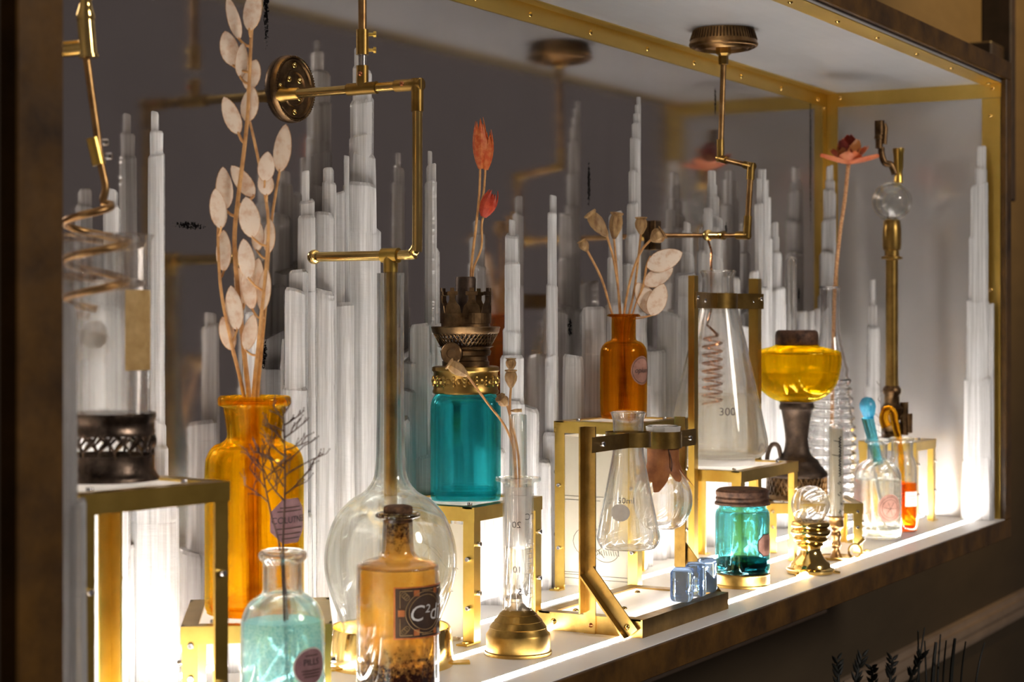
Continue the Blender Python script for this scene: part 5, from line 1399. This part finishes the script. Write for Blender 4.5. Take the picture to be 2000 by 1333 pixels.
def petal(par, c, yaw, pitch, L, Wd, mat, curl=0.35, cup=0.25):
    bm = B(); rows = []
    for i in range(9):
        t_ = i / 8; wv = Wd * math.sin(PI * (0.06 + 0.90 * t_)) ** 0.75
        row = []
        for j in range(7):
            u = -1 + 2 * j / 6
            row.append(bm.verts.new((L * t_, wv * u, L * (curl * t_ * t_) + cup * Wd * u * u)))
        rows.append(row)
    rings_to_faces(bm, rows, False)
    bmesh.ops.transform(bm, matrix=Matrix.Translation(c) @ Matrix.Rotation(yaw, 4, 'Z') @ Matrix.Rotation(-pitch, 4, 'Y'), verts=bm.verts[:])
    bmesh.ops.solidify(bm, geom=bm.faces[:], thickness=0.0004)
    return part(par, 'petal', bm, mat)
fa0 = facing(fb_)
for i, (dy, pt, L_, W_, mt) in enumerate(((-1.35, 0.18, 0.031, 0.012, 'petal'), (1.30, 0.10, 0.033, 0.013, 'petal'), (0.15, 0.35, 0.024, 0.012, 'petal'), (2.9, 0.35, 0.028, 0.012, 'petal'), (-2.2, 0.5, 0.028, 0.012, 'petal'), (2.1, 0.55, 0.030, 0.012, 'petal'),
                                         (-0.9, 0.85, 0.026, 0.012, 'petal_red'), (0.9, 0.75, 0.027, 0.011, 'ochre_petal'), (-0.1, 0.75, 0.020, 0.011, 'ochre_petal'), (2.6, 1.15, 0.030, 0.012, 'petal_red'), (-2.5, 1.0, 0.027, 0.012, 'ochre_petal'))):
    petal(fw_, fc, fa0 + dy, pt, L_, W_, mt, 0.1 if i < 6 else 0.3)

# ------------------------------------------------------------------ globe-topped brass pole
dP = 1.965; s = dP / FPX; P0 = on_floor(1742, dP, S7H); pb = HOR + (CAM.z - S7H) / s
gp = thing('globe_pole', 'tall brass gas pole with clear glass globe and tap on top', 'lamp pole', P0)
fp = lambda L_: pxprof(L_, s, pb)
part(gp, 'base', lathe(B(), fp([(0, pb), (30, pb), (30, pb - 4), (20, pb - 7), (16, pb - 14), (20, 840), (20, 828), (13, 824), (16, 815), (20, 808), (22, 798), (15, 790), (15, 772), (18, 768), (18, 760), (13, 754), (0, 754)]), 32), 'bronze', angle=40)
bm = B(); q = RT * (24 * s); tube(bm, [q + Vector((0, 0, (pb - 850) * s)), q + Vector((0, 0, (pb - 786) * s))], 0.0045, 10); tube(bm, [q * 0.3 + Vector((0, 0, (pb - 815) * s)), q * 1.3 + Vector((0, 0, (pb - 815) * s))], 0.0035, 10)
q2 = RT * (33 * s) - FW * 0.004; tube(bm, [q2 + Vector((0, 0, (pb - 845) * s)), q2 + Vector((0, 0, (pb - 808) * s))], 0.003, 10)
part(gp, 'valve', bm, 'bronze')
part(gp, 'pole', lathe(B(), fp([(12.5, 760), (12, 700), (12, 560), (12, 498), (0, 498)]), 28), 'brass_old')
part(gp, 'collar', lathe(B(), fp([(12, 508), (20, 506), (20, 502), (14, 500), (14, 490), (17, 488), (18, 480), (18, 450), (16, 432), (12, 428), (0, 428)]), 28), 'brass_old', angle=40)
Rg = 39 * s; zc = (pb - 394) * s
outer = sphere_prof(Rg, zc, -1.25, 22); inner_ = [(max(0, r * 0.80), (z - zc) * 0.80 + zc) for r, z in outer]
outer = [(r, z) for r, z in outer]
bm = lathe(B(), outer + inner_[::-1] + [outer[0]], 48); bmesh.ops.remove_doubles(bm, verts=bm.verts[:], dist=1e-7)
part(gp, 'glass_globe', bm, 'thick', angle=60)
bm = lathe(B(), fp([(0, 358), (9, 357), (8, 345), (7, 335), (9, 330), (10, 300), (11, 298), (11, 290), (0, 290)]), 20, RT * (13 * s)); 
bm2 = part(gp, 'tap_stem', bm, 'brass')
bm = B(); v_ = lambda px, py: at_d(px, py, dP) - Vector(P0)
tube(bm, spline([v_(1748, 340), v_(1740, 322), v_(1728, 318), v_(1722, 300), v_(1722, 288)], 4), 0.0036, 10)
tube(bm, [v_(1717, 290), v_(1717, 268), v_(1716, 262)], 0.0040, 12); tube(bm, [v_(1717, 272), v_(1717, 266)], 0.0052, 12); tube(bm, [v_(1718, 264), v_(1718, 236)], 0.0054, 12); tube(bm, [v_(1727, 282), v_(1729, 250), v_(1726, 242)], 0.0028, 10)
part(gp, 'tap', bm, 'bronze')

# ------------------------------------------------------------------ two bottles at the right
dA_ = 1.832; s = dA_ / FPX; A0 = on_floor(1714, dA_); pb = HOR + CAM.z / s
pr = [(0, pb), (40, pb), (45, pb - 3), (46, pb - 10), (46, 1000), (46, 940), (44, 922), (36, 908), (25, 900), (20, 895), (20, 880), (20, 868), (24, 865), (25, 861), (22, 858)]
ba, inn = vess('stick_bottle', 'clear water-filled bottle with round rose label and a blue-bulbed dropper', 'bottle', A0, pxprof(pr, s, pb), 0.0022, 'thick', None, 0.010, n=3)
part(ba, 'liquid', lathe(B(), fill_prof(inn, (pb - 936) * s, 0.0003), 48), 'water')
ph = facing(A0); lz = (pb - 990) * s
part(ba, 'label', patch(B(), 46 * s, ph + 0.55, sh_ell(0.0265, 0.0285), lz), 'lab_rose', 'round rose label')
bm = B(); a0_ = ph + 0.55
for kk in (0.0085, 0.011): tube(bm, [((46 * s + 0.0007) * math.cos(a0_ + kk * math.cos(q) / (46 * s)), (46 * s + 0.0007) * math.sin(a0_ + kk * math.cos(q) / (46 * s)), lz + kk * 1.06 * math.sin(q)) for q in [2 * PI * i / 24 for i in range(25)]], 0.0002, 4, False)
for i in range(6): tube(bm, [((46 * s + 0.0007) * math.cos(a0_ + (0.007 * math.cos(i) * k / 4) / (46 * s)), (46 * s + 0.0007) * math.sin(a0_ + (0.007 * math.cos(i) * k / 4) / (46 * s)), lz + 0.007 * math.sin(i) * k / 4) for k in range(5)], 0.0002, 4, False)
part(ba, 'print', bm, 'lab_dark')
dr = thing('glass_dropper', 'glass dropper with bright blue bulb leaning in the clear bottle', 'dropper', at_d(1731, 1035, dA_))
b_ = Vector(dr.location); X_ = lambda px, py: at_d(px, py, dA_) - b_
part(dr, 'rod', tube(B(), [X_(1731, 1035), X_(1708, 920)], 0.0016, 10), 'white')
bm = tube(B(), [X_(1716, 908), X_(1694, 815)], 0.0047, 14, r_end=0.0062); part(dr, 'blue_tube', bm, glass('pale_blue_glass', (0.35, 0.72, 0.80), 0.35))
ax_ = (X_(1692, 773) - X_(1698, 815)).normalized()
bm = lathe(B(), [(0, 0), (0.004, 0), (0.0062, 0.004), (0.0082, 0.011), (0.0078, 0.016), (0.0048, 0.0205), (0, 0.022)], 20, X_(1698, 818), axis=ax_); part(dr, 'bulb', bm, 'blueball')
dB_ = 1.888; s = dB_ / FPX; B0 = on_floor(1762, dB_); pb = HOR + CAM.z / s
pr = [(0, pb), (24, pb), (28, pb - 3), (28.5, pb - 9), (28.5, 990), (28.5, 920), (27, 905), (24, 896), (21.5, 888), (21.5, 866), (24, 862), (24.5, 857), (22, 855)]
bbb, inn = vess('orange_bottle', 'narrow bottle half full of orange liquid with pale square label', 'bottle', B0, pxprof(pr, s, pb), 0.0016, 'thick', None, 0.006, n=3)
part(bbb, 'liquid', lathe(B(), fill_prof(inn, (pb - 944) * s, 0.0003), 40), 'orange_liq')
ph = facing(B0)
part(bbb, 'label', patch(B(), 28.5 * s, ph + 0.75, sh_rect(0.0165, 0.0150, 10), (pb - 973) * s), 'lab_white', 'pale square label')
bm = B()
for v_ in (-0.003, 0.0, 0.003): patch(bm, 28.5 * s, ph + 0.75, sh_rect(0.011, 0.0006, 6), (pb - 973) * s + v_, lift=0.0006)
part(bbb, 'print', bm, 'greyink')
hk_ = thing('amber_hook', 'amber glass rod with a curled top standing in the orange liquid bottle', 'glass rod', at_d(1763, 1015, dB_))
b_ = Vector(hk_.location); X_ = lambda px, py: at_d(px, py, dB_) - b_
part(hk_, 'rod', tube(B(), spline([X_(1763, 1015), X_(1760, 900), X_(1754, 858), X_(1748, 828), X_(1744, 808), X_(1736, 801), X_(1728, 806), X_(1726, 820), X_(1731, 834)], 6), lambda t_: 0.0030 + 0.0022 * t_, 12), 'ochreglass')

# ------------------------------------------------------------------ dried poppies and honesty in the small amber bottle
d4 = 1.515; Q = D_(d4)
for lab, path, hd in (
    ('dried poppy head on the leftmost low-arching stem of the small amber bottle', [Q(1222, 800), Q(1212, 660), Q(1195, 612), Q(1175, 545), Q(1147, 490)], [(Q(1147, 491), (-RT * 0.55 + UP), 0.0105, 0.0042)]),
    ('long dried poppy head tilting left, second stem of the small amber bottle', [Q(1214, 800), Q(1214, 660), Q(1209, 580), Q(1199, 510), Q(1185, 460)], [(Q(1186, 462), (-RT * 0.75 + UP), 0.0250, 0.0058)]),
    ('upright pale dried poppy head in the middle of the small amber bottle', [Q(1210, 800, 0.004), Q(1212, 660, 0.004), Q(1207, 560, 0.006), Q(1199, 465, 0.008)], [(Q(1199, 467, 0.008), (RT * 0.12 + UP), 0.0225, 0.0055)]),
    ('dark dried poppy head right of centre in the small amber bottle', [Q(1224, 800, 0.003), Q(1222, 660, 0.003), Q(1240, 560, 0.006), Q(1252, 455, 0.008)], [(Q(1252, 458, 0.008), (UP), 0.0145, 0.0050)]),
    ('short dried poppy head bending right beside the wall pipe', [Q(1220, 800, -0.004), Q(1215, 660, -0.004), Q(1228, 560, -0.005), Q(1250, 495, -0.006), Q(1272, 468, -0.007)], [(Q(1271, 470, -0.007), (RT * 0.9 + UP * 0.6), 0.0125, 0.0062)])):
    stem_thing('dried_poppy', lab, 'dried poppy', path[0], path, 0.0010, hd, group='dried poppies')
def pod_bm(bm, c, w_, h_, ang, yaw, seed):
    """thin lens-shaped honesty disc, long axis tilted by ang in the picture plane"""
    q = random.Random(seed)
    nrm = (Matrix.Rotation(yaw, 3, 'Z') @ (-FW)).normalized(); rt = UP.cross(nrm).normalized() * 1.0
    if rt.dot(RT) < 0: rt = -rt
    lng = (UP * math.cos(ang) + rt * math.sin(ang)).normalized(); sd = lng.cross(nrm).normalized()
    n = 18; th_ = 0.0007
    cf = bm.verts.new(c + nrm * th_); cb = bm.verts.new(c - nrm * th_ * 0.4)
    R0 = []; R1 = []
    for i in range(n):
        a_ = 2 * PI * i / n
        k = 1.0
        yv = math.cos(a_); xv = math.sin(a_)
        if abs(yv) > 0.9: k = 1.0 + 0.10 * (abs(yv) - 0.9) / 0.1
        p = lng * (yv * h_ / 2 * k) + sd * (xv * w_ / 2 * (1 - 0.12 * yv))
        R0.append(bm.verts.new(c + p * 0.86 + nrm * (th_ * 0.7 + q.uniform(0, 0.0002)))); R1.append(bm.verts.new(c + p + nrm * (th_ * 0.55)))
    R2 = [bm.verts.new(v.co - nrm * th_ * 1.0) for v in R1]
    for i in range(n):
        j = (i + 1) % n
        bm.faces.new([cf, R0[i], R0[j]]); bm.faces.new([R0[i], R1[i], R1[j], R0[j]]); bm.faces.new([R1[i], R2[i], R2[j], R1[j]]); bm.faces.new([R2[i], cb, R2[j]])
    global RIM
    RIM = [v.co.copy() - nrm * th_ * 0.5 for v in R1] + [R1[0].co.copy() - nrm * th_ * 0.5]
    return c - lng * h_ / 2 * 1.08
def honesty(label, d, path, pods, seed, rad=0.0013, group='dried honesty stems'):
    Qh = D_(d); s = d / FPX
    pts = spline([Qh(*p) for p in path], 8); base = pts[0]
    t_ = thing('dried_honesty', label, 'dried plant', base, 0, group)
    sb = tube(B(), [p - base for p in pts], rad, 8, r_end=rad * 0.55)
    q = random.Random(seed)
    for i, (px, py, w_, h_, ang) in enumerate(pods):
        near = min(pts, key=lambda p: (p - Qh(px - math.sin(math.radians(ang)) * h_ * 0.5, py + h_ * 0.75)).length)
        dd = (near - CAM).dot(FW) - d + q.uniform(-0.004, 0.006)
        bm = B()
        tip = pod_bm(bm, Qh(px, py, dd) - base, w_ * s, h_ * s, math.radians(ang), q.uniform(-0.35, 0.35), seed * 50 + i)
        sp_ = part(t_, 'seed_pod', bm, 'pod', angle=25)
        link('pod_rim', mesh_of(tube(B(), RIM, max(0.00022, 0.8 * s), 5, False), 'pod_rim'), M['stem'], sp_)
        n0 = near - base
        tube(sb, spline([n0, n0.lerp(tip, 0.5) + Vector((0, 0, -0.001)), tip, tip.lerp(Qh(px, py, dd) - base, 0.12)], 3), rad * 0.5, 6)
    part(t_, 'stem', sb, 'stem')
honesty('dried honesty stem leaning outermost left in the large amber bottle', 1.03, [(486, 1190), (482, 960), (480, 800), (452, 670), (432, 570), (426, 470), (428, 420)], [(426, 408, 32, 72, -8), (437, 490, 30, 74, 0), (457, 602, 34, 80, -8), (444, 652, 30, 62, -16)], 1)
honesty('tallest dried honesty stem reaching out of the picture above', 1.036, [(494, 1190), (492, 960), (488, 800), (478, 700), (466, 580), (458, 470), (466, 380), (476, 300), (484, 220), (488, 130), (492, 50), (500, -60)], [(456, 36, 24, 78, -16), (494, 18, 38, 78, 10), (448, 95, 36, 64, -14), (492, 146, 34, 56, 16), (472, 118, 24, 62, 4), (488, 204, 36, 64, 10), (452, 226, 32, 72, -22), (438, 368, 33, 76, -4), (474, 354, 32, 68, -36), (470, 560, 24, 70, -10)], 2, 0.0016)
honesty('dried honesty stem in the centre with crowded lower pods', 1.026, [(502, 1190), (500, 960), (494, 800), (506, 660), (520, 520), (524, 430), (514, 360), (500, 290), (488, 238)], [(487, 425, 40, 74, -10), (481, 506, 32, 72, -8), (504, 462, 26, 52, 4), (520, 326, 32, 54, 6), (519, 358, 32, 44, -6), (486, 566, 28, 72, -10), (488, 650, 28, 66, 12)], 3)
honesty('dried honesty stem leaning right with one large upright pod', 1.04, [(508, 1190), (506, 960), (502, 800), (510, 690), (518, 600), (524, 500), (532, 420), (545, 340)], [(552, 290, 36, 86, 8), (526, 462, 24, 62, 4), (516, 566, 26, 78, 6), (500, 540, 28, 66, 8)], 4)
honesty('dried honesty sprig with four broad pods beside the small amber bottle', 1.518, [(1230, 800), (1228, 660), (1240, 600), (1255, 560), (1262, 520), (1270, 500)], [(1298, 508, 40, 70, 68), (1286, 540, 34, 62, 62), (1262, 584, 40, 66, -32), (1284, 586, 36, 60, 22)], 5, 0.0009)

# ------------------------------------------------------------------ dark twigs
def twig(label, d, path, n_br, seed, rad, L0, cat='twig', mat='twig', t_lo=0.45):
    Qh = D_(d); pts = spline([Qh(*p) for p in path], 8); base = pts[0]
    t_ = thing('dried_twig', label, cat, base)
    bm = tube(B(), [p - base for p in pts], rad, 6, r_end=rad * 0.5)
    q = random.Random(seed)
    def br(p, dr, L, r, lev):
        n = 3; P_ = [p]; dcur = dr.normalized()
        for k in range(n):
            dcur = (dcur + Vector((q.uniform(-1, 1), q.uniform(-1, 1), q.uniform(-0.4, 0.6))) * 0.25).normalized()
            P_.append(P_[-1] + dcur * (L / n))
        tube(bm, P_, r, 5, r_end=r * 0.7)
        if lev < 2:
            for k in (1, 2, 3):
                if q.random() < 0.85:
                    sd = (dcur + Vector((q.uniform(-1, 1), q.uniform(-1, 1), q.uniform(-0.2, 0.9))) * 1.0)
                    br(P_[k], sd, L * q.uniform(0.35, 0.55), r * 0.75, lev + 1)
        else:
            lathe(bm, [(0, 0), (r * 1.9, r * 1.5), (0, r * 4)], 5, P_[-1], axis=dcur)
    for i in range(n_br):
        f = t_lo + (1 - t_lo) * i / n_br
        p = pts[int(f * (len(pts) - 1))] - base
        a_ = q.uniform(0, 2 * PI)
        sgn = 1 if i % 2 else -1
        dr = RT * sgn * q.uniform(0.5, 1.0) + FW * q.uniform(-0.5, 0.5) + UP * q.uniform(0.3, 1.0)
        br(p, dr, L0 * (1.15 - 0.75 * (f - t_lo) / (1 - t_lo)), rad * 0.6, 0)
    part(t_, 'branches', bm, mat)
    return t_
twig('dark branching twig standing in the aqua bottle', 0.93, [(575, 1440), (562, 1220), (553, 1080), (556, 980), (556, 880), (553, 795)], 14, 3, 0.00075, 0.017, t_lo=0.62)
twig('second thin dark twig leaning left in the aqua bottle', 0.926, [(566, 1440), (556, 1220), (548, 1080), (528, 1000), (515, 930), (512, 870)], 8, 8, 0.0006, 0.014, t_lo=0.66)
twig('tiny dried twig leaning beside the base of the globe-topped pole', 1.93, [(1724, 858), (1721, 820), (1719, 740)], 9, 5, 0.00045, 0.010, t_lo=0.2)

# ------------------------------------------------------------------ dark grasses in a floor vase (bottom right)
GV = on_floor(1790, 1.62, -1.1)
vz = thing('floor_vase', 'dark ceramic floor vase under the cabinet holding grasses', 'vase', GV)
part(vz, 'vase_body', lathe(B(), vessel(sprof([(0, 0), (0.07, 0), (0.085, 0.02), (0.11, 0.18), (0.10, 0.35), (0.06, 0.48), (0.05, 0.55), (0.06, 0.60)], 4), 0.006)[0], 40), 'ceramic')
dgr = 1.62; Q = D_(dgr)
def blade(label, px0, top, ear, seed, r):
    q = random.Random(seed)
    base = Vector((GV.x + q.uniform(-0.02, 0.02), GV.y + q.uniform(-0.02, 0.02), -1.08))
    tip = Q(top[0], top[1], q.uniform(-0.03, 0.03)); mid = Q(px0, 1480)
    pts = spline([base, Vector((GV.x, GV.y, -0.5)) + (mid - Q(1790, 1480)) * 0.3, mid, Q((px0 * 0.45 + top[0] * 0.55), 1400 * 0.45 + top[1] * 0.55), tip], 8)
    t_ = thing('grass_stem', label, 'grass', base, 0, 'dark grasses below the cabinet')
    part(t_, 'stem', tube(B(), [p - base for p in pts], r, 6, r_end=r * (0.4 if not ear else 0.8)), 'grass')
    if ear:
        bm = B(); n_ = 12; L_ = ear
        for i in range(n_):
            f = i / n_; k = max(0, len(pts) - 2 - int(f * 9)); p = pts[k] - base; dr = (pts[k + 1] - pts[k]).normalized()
            sd = (RT if i % 2 else -RT) * 0.7 + dr * 1.3 + FW * q.uniform(-0.4, 0.4)
            lathe(bm, [(0, 0), (0.0017, 0.003), (0.0013, 0.007), (0, 0.011)], 6, p + dr * (q.uniform(0, 0.006)), axis=sd)
        part(t_, 'ear', bm, 'grass')
for i, (lab, px0, top, ear) in enumerate((
    ('dark grass ear at the far left of the grasses below the cabinet', 1640, (1636, 1296), 1), ('dark grass ear drooping right, second from the left below the cabinet', 1655, (1682, 1291), 1),
    ('short dark grass ear in the middle of the grasses below the cabinet', 1705, (1703, 1306), 1), ('tall dark grass ear left of the reed blades below the cabinet', 1733, (1743, 1292), 1),
    ('long dark grass ear slanting right among the reeds below the cabinet', 1748, (1800, 1280), 1),
    ('thin dark reed blade, tallest crossing one below the cabinet', 1782, (1806, 1227), 0), ('thin upright dark reed crossing the tallest blade', 1796, (1793, 1233), 0), ('dark reed blade with bent tip right of the crossing pair', 1812, (1806, 1253), 0),
    ('broad dark reed blade in the middle below the cabinet', 1815, (1828, 1255), 0), ('slim tall dark reed right of the broad blade', 1826, (1837, 1240), 0), ('olive-tinted reed blade between the slim tall reed and the wide blade', 1836, (1848, 1252), 0),
    ('wide dark reed blade near the right of the grasses', 1850, (1865, 1248), 0), ('straight dark reed blade second from the right', 1868, (1886, 1254), 0), ('rightmost slanting dark reed blade below the cabinet', 1890, (1923, 1256), 0))):
    blade(lab, px0, top, ear, 20 + i, 0.0016 if i not in (8, 11) else 0.0032)
